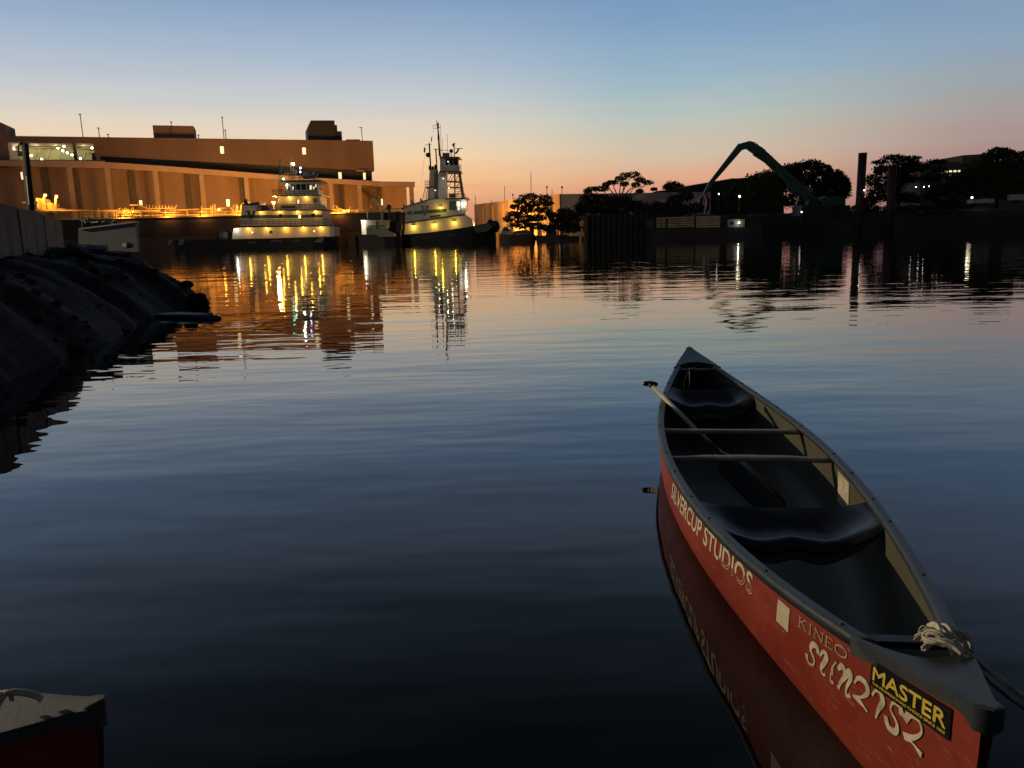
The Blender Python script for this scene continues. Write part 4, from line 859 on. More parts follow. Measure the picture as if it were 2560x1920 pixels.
tree('shore_tree', 'tall dense tree at the right edge behind the white trailers', 200, (2490, 545),
     [(2490, 380, 24, 10), (2520, 384, 24, 9), (2470, 390, 18, 9), (2545, 390, 16, 10), (2500, 402, 46, 16), (2455, 412, 24, 14), (2540, 412, 26, 16), (2430, 435, 24, 18), (2480, 435, 44, 22), (2530, 440, 40, 22), (2430, 465, 30, 20), (2480, 470, 44, 20), (2530, 470, 40, 18), (2570, 450, 30, 30), (2425, 490, 26, 12), (2520, 488, 30, 10), (2600, 430, 30, 30)], .6, 1.5, M_leaf)
tree('shore_bush', 'low dark bush on the bank under the pale fence', 182, (2200, 540), [(2180, 520, 30, 9), (2230, 522, 40, 8), (2290, 520, 40, 8), (2350, 518, 40, 8), (2140, 522, 24, 10), (2400, 516, 30, 7)], .5, 1.2, M_leafd)

# ================================================================== LEFT BANK
wl_ = [(-8.0, -14), (-8.0, -4), (-7.8, 2), (-6.9, 5), (-5.75, 7), (-5.45, 8.2), (-5.65, 9.4), (-5.9, 10.8), (-6.13, 11.9), (-6.5, 13.4), (-7.0, 15.4), (-7.35, 17.2), (-7.5, 19.1), (-8.6, 20.9), (-10.6, 22.2), (-13.5, 23.4), (-18, 25), (-26, 27), (-45, 30)]
def bank_pt(u, v):
    k = u * (len(wl_) - 1); i = min(int(k), len(wl_) - 2); f_ = k - i
    def cr(p0, p1, p2, p3, t_): return .5 * (2 * p1 + (p2 - p0) * t_ + (2 * p0 - 5 * p1 + 4 * p2 - p3) * t_ * t_ + (3 * p1 - p0 - 3 * p2 + p3) * t_ ** 3)
    g_ = [wl_[max(0, min(len(wl_) - 1, i + j))] for j in (-1, 0, 1, 2)]
    x = cr(*[q_[0] for q_ in g_], f_); y = cr(*[q_[1] for q_ in g_], f_)
    tx, ty = -40.0, 6.0                                     # inland target
    s_ = v ** 1.7
    px_ = x + (tx - x) * s_; py_ = y + (ty - y) * s_
    dist = math.hypot(px_ - x, py_ - y)
    z = -.35 + 1.86 * (1 - math.exp(-(dist) * .95)) if dist > 0 else -.35
    from mathutils import noise as nz_
    q_ = Vector((px_ * .9, py_ * .9, 0)); am = min(1, dist * .9) * max(0, 1 - dist / 9)
    z += am * (nz_.noise(q_) * .16 + nz_.noise(q_ * 2.7) * .07 + nz_.noise(q_ * 6.1) * .05)
    px_ += nz_.noise(q_ * 1.3 + Vector((9, 0, 0))) * .35 * min(1, dist + .25); py_ += nz_.noise(q_ * 1.3 + Vector((0, 5, 3))) * .3
    return (px_, py_, min(z, 1.46))
bk_ = MB(); bk_.grid(bank_pt, 190, 70); struct('river_bank', bk_, M_mud, True)
# riprap on the bank
rr = random.Random(3); rp_ = MB()
for k in range(160):
    u = rr.uniform(.26, .80); v = rr.uniform(.01, .23); p_ = Vector(bank_pt(u, v)); r = rr.choice((.03, .04, .05, .07, .10)) * rr.uniform(.7, 1.2)
    o = len(rp_.v); rp_.ball(p_ + Vector((0, 0, r * .1)), r, 6, 4, (rr.uniform(.8, 1.4), rr.uniform(.8, 1.4), rr.uniform(.5, .8)))
    for i in range(o, len(rp_.v)):
        vx = Vector(rp_.v[i]); rp_.v[i] = tuple(vx + Vector((rr.gauss(0, r * .14), rr.gauss(0, r * .14), rr.gauss(0, r * .12))))
tag(struct('riprap', rp_, M_rock, False, 'stuff'), 'dark broken stones covering the river bank', 'stones')
# concrete blocks along the top of the bank
ends = [(-10.75, 19.0), (-10.0, 17.0), (-9.45, 15.25), (-9.05, 13.7), (-8.75, 12.2), (-8.5, 10.6), (-8.3, 9.0)]
tops = [2.14, 2.26, 2.30, 2.40, 2.46, 2.46]
bl_lab = ['stained concrete block, rightmost of the row on the bank', 'stained concrete block second from the right end of the row', 'stained concrete block in the middle of the row on the bank', 'stained concrete block beside the leftmost visible one', 'tallest concrete block at the left edge of the picture', 'concrete block beyond the left edge of the row']
for i in range(6):
    a, b = Vector((*ends[i], 0)), Vector((*ends[i + 1], 0)); t_ = (b - a).normalized(); n_ = Vector((t_.y, -t_.x, 0)); n_ = n_ if n_.x < 0 else -n_
    a2, b2 = a + t_ * .015, b - t_ * .015; z0_, z1_ = 1.0, tops[i]; dz = .02 * (-1) ** i
    bm = bmesh.new(); hw = .45
    vs8 = [bm.verts.new(q_) for q_ in (a2 + Vector((0, 0, z0_)), b2 + Vector((0, 0, z0_)), b2 + n_ * .9 + Vector((0, 0, z0_)), a2 + n_ * .9 + Vector((0, 0, z0_)), a2 + Vector((0, 0, z1_ - .05)), b2 + Vector((0, 0, z1_ + dz)), b2 + n_ * .9 + Vector((0, 0, z1_ + dz)), a2 + n_ * .9 + Vector((0, 0, z1_ - .03)))]
    for f_ in ((0, 3, 2, 1), (4, 5, 6, 7), (0, 1, 5, 4), (1, 2, 6, 5), (2, 3, 7, 6), (3, 0, 4, 7)): bm.faces.new([vs8[j] for j in f_])
    bmesh.ops.recalc_face_normals(bm, faces=bm.faces)
    bmesh.ops.bevel(bm, geom=bm.edges[:], offset=.04, segments=2, affect='EDGES')
    me = bpy.data.meshes.new('concrete_block'); bm.to_mesh(me); bm.free(); me.materials.append(M_block)
    cc = (a + b) / 2 + n_ * .45; cc.z = z0_
    for v in me.vertices: v.co -= cc
    o = bpy.data.objects.new('concrete_block', me); col.objects.link(o); o.location = cc
    tag(o, bl_lab[i], 'concrete block', 'concrete blocks on the bank')
# grey steel box with a sloping top
gb = thing('steel_ramp', 'grey steel ramp box with a sloping pale top edge behind the concrete blocks', 'ramp', P(270, 615, 22.5))
slab([(196, 622), (345, 630), (338, 556), (196, 574)], 22.5, .15).build('side_plate', M_steelg, gb)
slab([(196, 574.5), (339, 556.5), (338, 553), (196, 571)], 22.46, .24).build('top_rail', mat('pale_edge_paint', (.5, .44, .34), .6, .1, 2), gb)
cl = MB(); rr2 = random.Random(9)
for k in range(22):
    p_ = P(206 + rr2.random() * 90, 562 - rr2.random() * 9, 23.4); cl.tube([p_, p_ + Vector((rr2.uniform(-.3, .3), rr2.uniform(-.1, .1), rr2.uniform(-.12, .16))), p_ + Vector((rr2.uniform(-.4, .4), 0, rr2.uniform(-.1, .1)))], .03, 5)
cl.build('rope_coil', M_dgrey, gb)
# stones one can tell apart
for (x, y, d_, r, mt, lb, nm) in ((320, 613, 20.5, .11, M_rockp, 'pale pointed stone at the top of the bank below the steel ramp', 'boulder'), (215, 623, 17.5, .34, M_steelg, 'flat grey slab lying under the right end of the concrete blocks', 'stone_slab'), (495, 746, 18.6, .17, M_rock, 'dark boulder at the tip of the bank', 'boulder'), (505, 758, 18.4, .14, M_rock, 'dark low boulder at the waterline of the bank tip', 'boulder'), (466, 712, 18.8, .13, M_rock, 'dark rounded boulder above the bank tip', 'boulder')):
    p_ = P(x, y, d_); m_ = MB().ball(p_, r, 9, 6, (1.3, 1, .75) if nm == 'boulder' else (1.5, 1, .28)); r3 = random.Random(x)
    m_.v = [tuple(Vector(v) + Vector((r3.gauss(0, r * .1), r3.gauss(0, r * .1), r3.gauss(0, r * .09)))) for v in m_.v]
    o = m_.build(nm, mt); off = p_ - Vector((0, 0, r * .7))
    for v in o.data.vertices: v.co -= off
    o.location = off; tag(o, lb, 'stone', 'loose stones on the bank')
# float at the waterline
fl = thing('float', 'slim blue-grey float lying half sunk at the edge of the bank', 'float', Pz(475, 795, 0))
a, b = Pz(392, 792, 0), Pz(552, 797, 0); fm = MB(); ax = (b - a); sd = ax.cross(Vector((0, 0, 1))).normalized()
prof = [(0, .07), (.1, .12), (.4, .14), (.75, .13), (.92, .09), (1, .02)]
vv = []
for s_, r in prof:
    for k in range(10):
        q_ = 2 * math.pi * k / 10; vv.append(a + ax * s_ + sd * (r * 1.5 * math.cos(q_)) + Vector((0, 0, r * .65 * math.sin(q_) + .02)))
fm.add(vv, [(i * 10 + k, i * 10 + (k + 1) % 10, (i + 1) * 10 + (k + 1) % 10, (i + 1) * 10 + k) for i in range(5) for k in range(10)] + [tuple(range(9, -1, -1)), tuple(range(50, 60))])
fm.build('shell', mat('blue_plastic', (.035, .05, .085), .3, .2, 3), fl, True)
MB().tube([a + ax * .12 + Vector((0, 0, .105)), a + ax * .88 + Vector((0, 0, .085))], .025, 6).build('rib', M_dgrey, fl)
# utility pole with a camera box
up = thing('utility_pole', 'dark wooden pole with a hanging camera box above the concrete blocks', 'pole', P(78, 540, 34))
up.location.z = 1.0
MB().tube([P(79, 548, 34), P(62, 358, 34)], [.16, .13], 8).build('shaft', M_wood, up, True)
MB().tube([P(73, 512, 33.8), P(66, 440, 33.8)], .03, 5).build('conduit', M_grey, up)
MB().bar(P(62, 360, 34), P(47, 359, 34), .10).build('bracket', M_dgrey, up)
MB().tube([P(47, 359, 34), P(46, 378, 34)], .03, 5).build('drop_rod', M_dgrey, up)
MB().box(P(33, 389, 33.8), P(58, 379, 34.2)).build('camera_box', M_black, up)
MB().box(P(49, 362, 33.8), P(61, 355, 34.2)).build('junction_box', M_black, up)
MB().bar(P(56, 506, 34), P(92, 507, 34), .08).build('cross_bar', M_dgrey, up)
# yard lamp on the left bank whose warm light falls across the canoes
LPOS = Vector((-42, 19, 9.0))
yl = thing('yard_lamp', 'tall warm yard lamp on the left bank beyond the picture edge', 'lamp', (LPOS.x, LPOS.y, 1.2), 'shore lamps')
MB().tube([(LPOS.x - .8, LPOS.y, 1.2), (LPOS.x - .8, LPOS.y, 9.2), (LPOS.x, LPOS.y, 9.35)], .08, 8).build('pole', M_grey, yl)
MB().box(LPOS + Vector((-.3, -.15, .18)), LPOS + Vector((.3, .15, .32))).build('hood', M_dgrey, yl)
light('yard_light', LPOS, 46000, (1, .82, .52), .12, yl)

# ================================================================== CANOES
def c_shell(ins):
    m_ = MB(); NT, NS = 96, 18
    def fn(u, v):
        t_ = math.sin((u * 2 - 1) * math.pi / 2); s_ = v * 2 - 1
        x, y, z = c_sec(t_, abs(s_) ** .8 * math.pi / 2, ins); return (x, math.copysign(y, s_) if abs(s_) > 1e-6 else 0, z)
    return m_.grid(fn, NT, NS * 2)
M_red = mat('red_canoe_hull', (.25, .030, .016), .42, .20, 2.2, .0012, 30, c2=(.31, .044, .022), spec=.35)
t = M_red.node_tree; bsr = t.nodes['Principled BSDF']; old = bsr.inputs['Base Color'].links[0].from_socket
tcr = t.nodes.new('ShaderNodeTexCoord')
def rnoise(st, sc_, lo, hi):
    a_ = t.nodes.new('ShaderNodeMapping'); a_.inputs['Scale'].default_value = st; t.links.new(tcr.outputs['Object'], a_.inputs[0])
    b_ = t.nodes.new('ShaderNodeTexNoise'); b_.inputs['Scale'].default_value = sc_; b_.inputs['Detail'].default_value = 5; t.links.new(a_.outputs[0], b_.inputs[0])
    c_ = t.nodes.new('ShaderNodeMapRange'); t.links.new(b_.outputs[0], c_.inputs[0]); c_.inputs[1].default_value = lo; c_.inputs[2].default_value = hi; return c_.outputs[0]
def rmix(f_, a_, c_):
    m_ = t.nodes.new('ShaderNodeMix'); m_.data_type = 'RGBA'; t.links.new(f_, m_.inputs[0]); t.links.new(a_, m_.inputs[6]); m_.inputs[7].default_value = c_ + (1,); return m_.outputs[2]
o1 = rmix(rnoise((1.2, 20, 34), 2.4, .60, .76), old, (.36, .11, .07))      # long scratches
o1 = rmix(rnoise((3, 3, 5), 2.2, .64, .82), o1, (.10, .02, .012))          # grime
o1 = rmix(rnoise((9, 9, 14), 3.0, .66, .78), o1, (.40, .16, .11))          # scuffs
t.links.new(o1, bsr.inputs['Base Color']); t.links.new(rnoise((2, 2, 3), 4.0, -.35, 1.4), bsr.inputs['Roughness'])
M_in = mat('canoe_inside', (.095, .084, .056), .5, .16, 4, .002, 14, stretch=(1, 1, 1), spec=.25)
M_gun = mat('grey_vinyl_gunwale', (.030, .040, .048), .45, .35, 9, .0012, 60, stretch=(.6, 2, 2))
M_deckp = mat('black_plastic_deck', (.030, .034, .037), .45, .3, 8, .0015, 50)
M_seat = mat('black_moulded_seat', (.016, .020, .026), .42, .3, 5, .001, 60)
M_thw = mat('ash_thwart', (.23, .17, .12), .5, .3, 5, .001, 40, stretch=(1, 14, 14))
M_screw = mat('steel_screw', (.10, .10, .10), .3, .1, 5, metal=.8)
M_cream = mat('cream_vinyl_letters', (.66, .55, .37), .55, .22, 18)
M_creamw = mat('worn_cream_letters', (.60, .49, .34), .6, .35, 26)
M_kin = mat('dull_gold_letters', (.46, .38, .20), .5, .3, 20)
M_yell = mat('yellow_print', (.72, .50, .06), .5, .12, 12)
M_stk = mat('black_sticker', (.006, .006, .006), .35, .2, 6)
M_qr = mat('blank_cream_sticker', (.58, .49, .33), .6, .15, 20)
M_rope = mat('pale_rope', (.55, .48, .35), .85, .3, 30, .001, 160)

cn_ = thing('canoe', 'long open red canoe with dark gunwales and lettered side, floating at the right', 'canoe', (CC[0], CC[1], 0), 'red canoes')
cn_.rotation_euler.z = CANG
def cpart(mb, name, mt, smooth=False, parent=None): return mb.build(name, mt, parent or cn_, smooth, world=False)
cpart(c_shell(0), 'hull', M_red, True)
cpart(c_shell(.008), 'hull_lining', M_in, True)
def gunwale(s_):
    m_ = MB(); NT = 110; prof_ = [(-.011, -.026), (-.015, -.004), (-.012, .006), (-.006, .010), (.020, .010), (.027, .006), (.030, -.004), (.027, -.016), (-.002, -.018), (-.002, -.026)]; n_ = len(prof_)
    vv = []
    for i in range(NT + 1):
        t_ = -.862 + (.802 + .862) * i / NT; e_ = 1e-3
        # tangent of the sheer line in plan
        dw = (c_w(t_ + e_) - c_w(t_ - e_)) / (2 * e_ * CL / 2); nx, ny = -dw, 1.0; l_ = math.hypot(nx, ny); nx /= l_; ny /= l_
        for a_, b_ in prof_:
            a2 = -a_                                            # profile: positive a = inboard
            y = c_w(t_) + a2 * ny; vv.append((t_ * CL / 2 + a2 * nx, s_ * max(y, .001), c_zg(t_) + b_))
    ff = [(i * n_ + k, i * n_ + (k + 1) % n_, (i + 1) * n_ + (k + 1) % n_, (i + 1) * n_ + k) for i in range(NT) for k in range(n_)] + [tuple(range(n_)), tuple(range(NT * n_, NT * n_ + n_))]
    return m_.add(vv, ff)
for s_ in (1, -1): cpart(gunwale(s_), 'gunwale', M_gun, True)
def deck(t0, t1):
    """deck plate between two stations, crowned, with a turned-down edge"""
    m_ = MB(); sg = 1 if t1 > 0 else -1
    def dw(t_): return min(c_w(t_) + .017, .37 * math.sqrt(max(0, 1.0070 - abs(t_))) + .001)
    def fn(u, v):
        t_ = t0 + (t1 - t0) * v; s_ = u * 2 - 1; ww = dw(t_); cv = .05 * (1 - v) * (1 - s_ * s_)       # inner edge scooped
        return ((t_ + sg * cv) * CL / 2, s_ * ww, c_zg(t_) + .013 + .018 * (1 - s_ ** 2) * (.4 + .6 * (1 - v)))
    m_.grid(fn, 14, 22)
    def sk_(u, v):                                            # skirt left / right, over the stem
        k_ = u * 2 - 1; t_ = t1 - abs(k_) * (t1 - t0); ww = dw(t_); dr = (.034 + .026 * max(0, 1 - abs(k_) * 6)) * v
        return (t_ * CL / 2, math.copysign(ww, k_), c_zg(t_) + .013 - dr)
    m_.grid(sk_, 44, 3)
    def lip(u, v):                                            # inner lip turned down
        s_ = u * 2 - 1; cv = .05 * (1 - s_ * s_); return ((t0 + sg * cv) * CL / 2 + sg * .012 * v, s_ * (c_w(t0) + .026) * .98, c_zg(t0) + .013 + .018 * (1 - s_ ** 2) - .05 * v)
    m_.grid(lip, 14, 3)
    return m_
dk1 = cpart(deck(-.846, -1.007), 'deck_plate', M_deckp, True); dk2 = cpart(deck(.785, 1.007), 'deck_plate', M_deckp, True)
for t0, sg in ((-.846, -1), (.785, 1)):                      # black carry handle bar behind each deck
    xh = (t0 - sg * .006) * CL / 2; wy = c_w(t0) - .02
    cpart(MB().bar((xh, -wy, c_zg(t0) - .012), (xh, wy, c_zg(t0) - .012), .035, .02), 'carry_handle', M_seat)
def seat(xc, wid, dip, sg):
    """moulded seat hung between the gunwales; the lip faces -x"""
    m_ = MB(); L2 = wid / 2; NU, NV = 40, 16
    def topf(u, v):
        s_ = u * 2 - 1; x = xc - L2 + wid * v; wob = .016 * math.cos(s_ * 3 * math.pi) * (1 - s_ ** 2) * (1 - v) ** 2 - .04 * (1 - v) * (1 - s_ ** 4) + .05 * v * s_ ** 4
        xx = x + wob; ww = c_w(xx / (CL / 2)) - .012; zed = c_zg(xx / (CL / 2)) - .028
        dp = dip * (.35 + .65 * (1 - v)) * (1 - abs(s_) ** 2.6) ** 1.1 - .014 * math.exp(-(s_ / .16) ** 2) * (1 - v); rise = .012 * max(0, v - .6) / .4 * (1 - s_ ** 2)
        lipd = -.022 * max(0, (.10 - v) / .10) ** 2 + .010 * math.exp(-((v - .2) / .1) ** 2) * (1 - s_ ** 2)
        scoop = -.022 * (1 - s_ ** 2) * math.sin(math.pi * v) ** 2 - .012 * max(0, math.cos(s_ * 2 * math.pi + math.pi)) * math.sin(math.pi * v)
        return (xx, s_ * ww, zed - dp + rise + lipd + scoop)
    m_.grid(topf, NU, NV)
    m_.grid(lambda u, v: tuple(Vector(topf(u, v)) + Vector((.003, 0, -.007 - .05 * (1 - abs(u * 2 - 1) ** 4) * (1 - v) * (v < .02)))), NU, NV)
    def edge(u, v):
        p_ = Vector(topf(u, 0)); return tuple(p_ + Vector((.004 * v, 0, -.020 * v * (1 - abs(u * 2 - 1) ** 3))))
    m_.grid(edge, NU, 3)
    return m_
s1 = cpart(seat(-.975, .27, .085, 1), 'seat', M_seat, True); s2 = cpart(seat(1.50, .27, .075, 1), 'seat', M_seat, True)
for yy in (-.06, .06): cpart(MB().ball((-1.07, yy, c_zg(-.39) - .028 - .098), .008, 8, 4, (1, 1, .4)), 'drain_hole', M_black, False, s1)
def thwart(xc, yoke):
    m_ = MB(); N_ = 36; vv = []; t_ = xc / (CL / 2); wy = c_w(t_) - .012; z = c_zg(t_) - .030
    for i in range(N_ + 1):
        s_ = i / N_ * 2 - 1; wd = (.027 + .010 * s_ * s_) if not yoke else (.030 + .012 * math.cos(s_ * math.pi) + .006 * s_ * s_)
        xo = 0 if not yoke else .045 * math.exp(-(s_ / .22) ** 2) * -1 * -.6 - .012 * math.cos(s_ * 2.2 * math.pi)
        for a_, b_ in ((-1, -.3), (-.8, -1), (.8, -1), (1, -.3), (1, .4), (.75, 1), (-.75, 1), (-1, .4)): vv.append((xc + xo + a_ * wd, s_ * wy, z + b_ * .011))
    return m_.add(vv, [(i * 8 + k, i * 8 + (k + 1) % 8, (i + 1) * 8 + (k + 1) % 8, (i + 1) * 8 + k) for i in range(N_) for k in range(8)] + [tuple(range(7, -1, -1)), tuple(range(N_ * 8, N_ * 8 + 8))])
cpart(thwart(.485, False), 'thwart', M_thw, True); cpart(thwart(-.10, True), 'yoke', M_thw, True)
scr = bpy.data.meshes.new('screw'); tmp = MB().ball((0, 0, 0), .0085, 8, 4, (1, 1, .5)); scr.from_pydata(tmp.v, [], tmp.f); scr.materials.append(M_screw)
for s_ in (1, -1):
    for x in (-2.2, -1.16, -.86, -.12, .485, .50 - .98 + .02, 1.36, 1.64, 2.0, -1.75, .95):
        t_ = x / (CL / 2); o = bpy.data.objects.new('screw', scr); col.objects.link(o); o.parent = cn_; o.location = (x, s_ * (c_w(t_) - .004), c_zg(t_) + .011)
# lighter rectangle on the inside of the far wall
pm = MB()
def pfn(u, v):
    x = -.24 - .21 * u - .03 * v; z = .255 - .15 * v; p_ = c_side(x, z); return (p_.x, -(p_.y - .012), p_.z)
pm.grid(pfn, 6, 6); cpart(pm, 'patch', mat('pale_patch', (.52, .45, .30), .5, .30, 22), True)
# ---------------- lettering
def quadmap(q4, off=.0022):
    """q4: TL, BL, TR, BR as (x, z) on the hull; returns map from unit square (u right, v up) to the hull"""
    TL, BL, TR, BR = [Vector(p_) for p_ in q4]
    def fn(u, v):
        a_ = BL.lerp(BR, u); b_ = TL.lerp(TR, u); c_ = a_.lerp(b_, v); e_ = 2e-3
        p_ = c_side(c_.x, c_.y); n_ = (c_side(c_.x + e_, c_.y) - c_side(c_.x - e_, c_.y)).cross(c_side(c_.x, c_.y + e_) - c_side(c_.x, c_.y - e_)).normalized()
        if n_.y < 0: n_ = -n_
        return p_ + n_ * off
    return fn
def text2d(body, offset=0.0, fill=True, shear=0.0, spacing=1.0):
    cu = bpy.data.curves.new('t', 'FONT'); cu.body = body; cu.size = 1; cu.offset = offset; cu.shear = shear; cu.space_character = spacing; cu.resolution_u = 4
    if not fill: cu.fill_mode = 'NONE'
    o = bpy.data.objects.new('t', cu); col.objects.link(o); dg = bpy.context.evaluated_depsgraph_get(); dg.update()
    me = bpy.data.meshes.new_from_object(o.evaluated_get(dg))
    vs_ = [(v.co.x, v.co.y) for v in me.vertices]; fs_ = [tuple(p_.vertices) for p_ in me.polygons]; es_ = [tuple(e_.vertices) for e_ in me.edges]
    bpy.data.objects.remove(o); bpy.data.curves.remove(cu); bpy.data.meshes.remove(me)
    return vs_, fs_, es_
def bbox(vs_): return min(v[0] for v in vs_), max(v[0] for v in vs_), min(v[1] for v in vs_), max(v[1] for v in vs_)
def put_text(body, q4, mt, parent=None, name='lettering', off=.0022, bold=.0, fill_until=None, outline_from=None, u0=0, u1=1, v0=0, v1=1, spacing=1.0, vcut=None, fat=None):
    vs_, fs_, es_ = text2d(body, bold, True, 0, spacing); x0, x1, y0, y1 = bbox(vs_); fn = quadmap(q4, off)
    U = [((v[0] - x0) / (x1 - x0), (v[1] - y0) / (y1 - y0)) for v in vs_]
    def mp_(u, v): return fn(u0 + (u1 - u0) * u, v0 + (v1 - v0) * v)
    bm = bmesh.new(); bv = [bm.verts.new((u, v, 0)) for u, v in U]
    for f_ in fs_:
        try: bm.faces.new([bv[i] for i in f_])
        except ValueError: pass
    asp = (x1 - x0) / (y1 - y0)
    for _ in range(4):                                       # fine enough to follow the curve of the hull
        bmesh.ops.triangulate(bm, faces=bm.faces[:])
        le = [e_ for e_ in bm.edges if math.hypot((e_.verts[0].co.x - e_.verts[1].co.x) * asp, e_.verts[0].co.y - e_.verts[1].co.y) > .22]
        if le: bmesh.ops.subdivide_edges(bm, edges=le, cuts=1)
    bmesh.ops.triangulate(bm, faces=bm.faces[:])
    if vcut:                                                 # letters whose lower part has peeled off
        for ua, ub, vc in vcut:
            fs2 = [f_ for f_ in bm.faces if ua <= f_.calc_center_median().x <= ub]
            ge = list({v for f_ in fs2 for v in f_.verts}) + list({e_ for f_ in fs2 for e_ in f_.edges}) + fs2
            bmesh.ops.bisect_plane(bm, geom=ge, plane_co=(0, vc, 0), plane_no=(0.12, 1, 0), clear_inner=True)
    vv = [mp_(v.co.x, v.co.y) for v in bm.verts]; bm.verts.index_update(); ff = [tuple(v.index for v in f_.verts) for f_ in bm.faces]; bm.free()
    m_ = MB(); m_.add(vv, ff)
    if vcut or fat:                                          # the thin edge left round the peeled parts, or a heavier outline
        vo, _, eo = text2d(body, bold, False, 0, spacing)
        for a_, b_ in eo:
            ua, va = (vo[a_][0] - x0) / (x1 - x0), (vo[a_][1] - y0) / (y1 - y0); ub, vb = (vo[b_][0] - x0) / (x1 - x0), (vo[b_][1] - y0) / (y1 - y0)
            if vcut and not any(c0 <= (ua + ub) / 2 <= c1 for c0, c1, _ in vcut): continue
            pa, pb = mp_(ua, va), mp_(ub, vb); dd = pb - pa
            if dd.length < 1e-6: continue
            nn = Vector((0, 1, 0)); sd_ = dd.cross(nn).normalized() * (fat or .0013); m_.add([pa - sd_, pb - sd_, pb + sd_, pa + sd_], [(0, 1, 2, 3)])
    return m_.build(name, mt, parent or cn_, False, world=False)
QS = [(-.452, .254), (-.380, .148), (-1.6655, .3180), (-1.655, .2300)]
put_text('SILVERCUP STUDIOS', QS, M_cream, bold=.018, vcut=[(.735, .80, .30), (.80, .86, .46), (.886, .945, .55), (.945, 1.01, .62)], spacing=1.02)
sq = MB(); qf = quadmap([(-1.8572, .3254), (-1.8389, .2394), (-1.9353, .3293), (-1.917, .2404)]); sq.grid(lambda u, v: qf(u, v), 4, 4); cpart(sq, 'sticker', M_qr)
def strokes(chars, q4, mt, width, name='lettering', gap=.18, taper=True):
    """chars: list of (advance, [stroke polylines in 0..1 boxes]); ribbons laid on the hull"""
    tot = sum(c_[0] for c_ in chars) + gap * (len(chars) - 1); fn = quadmap(q4, .0026); m_ = MB(); x = 0
    def cr(p0, p1, p2, p3, t_): return tuple(.5 * (2 * b_ + (c_ - a_) * t_ + (2 * a_ - 5 * b_ + 4 * c_ - d_) * t_ * t_ + (3 * b_ - a_ - 3 * c_ + d_) * t_ ** 3) for a_, b_, c_, d_ in zip(p0, p1, p2, p3))
    for adv, sts in chars:
        for st_ in sts:
            sm = st_[0] if isinstance(st_[0], str) else 's'; wd_ = width
            pts = [p_ for p_ in st_ if not isinstance(p_, str)]
            if isinstance(st_[0], str) and len(st_[0]) > 1: wd_ = width * float(st_[0][1:])
            if sm[0] == 's' and len(pts) > 2:
                pp_ = [pts[0]] + pts + [pts[-1]]; pts = [cr(pp_[i], pp_[i + 1], pp_[i + 2], pp_[i + 3], k / 6) for i in range(len(pp_) - 3) for k in range(6)] + [pts[-1]]
            W3 = [fn((x + p_[0] * adv) / tot, p_[1]) for p_ in pts]; n_ = len(W3); vv = []
            for i in range(n_):
                d_ = (W3[min(i + 1, n_ - 1)] - W3[max(i - 1, 0)]).normalized(); e_ = 1e-3
                c_ = c_side(W3[i].x, W3[i].z); nn = (c_side(c_.x + e_, c_.z) - c_side(c_.x - e_, c_.z)).cross(c_side(c_.x, c_.z + e_) - c_side(c_.x, c_.z - e_)).normalized()
                sd_ = d_.cross(nn).normalized(); ww = wd_ * (1 if not taper else (.75 + .35 * math.sin(i / max(1, n_ - 1) * 7 + x * 5)))
                vv += [W3[i] - sd_ * ww / 2, W3[i] + sd_ * ww / 2]
            m_.add(vv, [(2 * i, 2 * i + 1, 2 * i + 3, 2 * i + 2) for i in range(n_ - 1)])
        x += adv + gap
    return m_.build(name, mt, cn_, False, world=False)
cS = (.9, [[(.92, .72), (.78, .98), (.38, .96), (.28, .68), (.72, .36), (.70, .06), (.28, .02), (.02, .34)]])
cU = (.75, [[(.02, .70), (.22, .98), (.62, .92), (.52, .55), (.30, .22), (.55, .0), (.78, .10)]])
cu2 = (.42, [['s.6', (.7, .95), (.35, .6), (.5, .3)], ['s.6', (.2, .35), (.4, .0), (.9, .05)]])
cN = (1.0, [[(.0, .72), (.20, .96), (.45, .78), (.34, .30), (.16, -.04)], [(.22, .16), (.50, .62), (.74, .96), (.86, .72), (.70, .25), (.74, -.06), (1.0, .06)]])
c2 = (1.0, [[(.02, .66), (.22, .96), (.66, .96), (.86, .68), (.55, .34), (.05, .14)], [(.05, .14), (.45, .14), (.98, -.04)]])
c7 = (.75, [[(.05, .70), (.25, .96), (.62, .98), (.85, .72), (.62, .35), (.50, -.02)]])
strokes([cS, cU, cu2, cN, c2, c7, cS, c2], [(-2.0469, .2865), (-2.014, .2047), (-2.5316, .352), (-2.5181, .262)], M_creamw, .0175, gap=.10)
kK = (.85, [['l1.2', (.12, 0), (.12, 1)], ['l.7', (.85, 1), (.14, .45)], ['l1.2', (.35, .6), (.95, 0)], ['l.5', (-.05, 0), (.3, 0)], ['l.5', (-.05, 1), (.3, 1)], ['l.5', (.7, 1), (1, 1)], ['l.5', (.8, 0), (1.05, 0)]])
kI = (.3, [['l1.2', (.5, 0), (.5, 1)], ['l.5', (0, 0), (1, 0)], ['l.5', (0, 1), (1, 1)]])
kN = (.9, [['l.7', (.1, 0), (.1, 1)], ['l1.3', (.1, 1), (.9, 0)], ['l.7', (.9, 0), (.9, 1)], ['l.5', (-.08, 0), (.28, 0)], ['l.5', (.72, 1), (1.08, 1)]])
kE = (.65, [['l1.2', (.12, 0), (.12, 1)], ['l.6', (0, 1), (.9, 1)], ['l.6', (.12, .52), (.7, .52)], ['l.6', (0, 0), (.95, 0)], ['l.6', (.92, 0), (1, .2)], ['l.6', (.88, 1), (.9, .82)]])
kO = (1.0, [['s1.0', (.5, 1), (.12, .82), (.0, .5), (.12, .18), (.5, 0), (.88, .18), (1, .5), (.88, .82), (.5, 1)]])
strokes([kK, kI, kN, kE, kO], [(-1.9924, .337), (-1.9882, .302), (-2.2393, .368), (-2.2342, .336)], M_kin, .0042, gap=.24, taper=False)
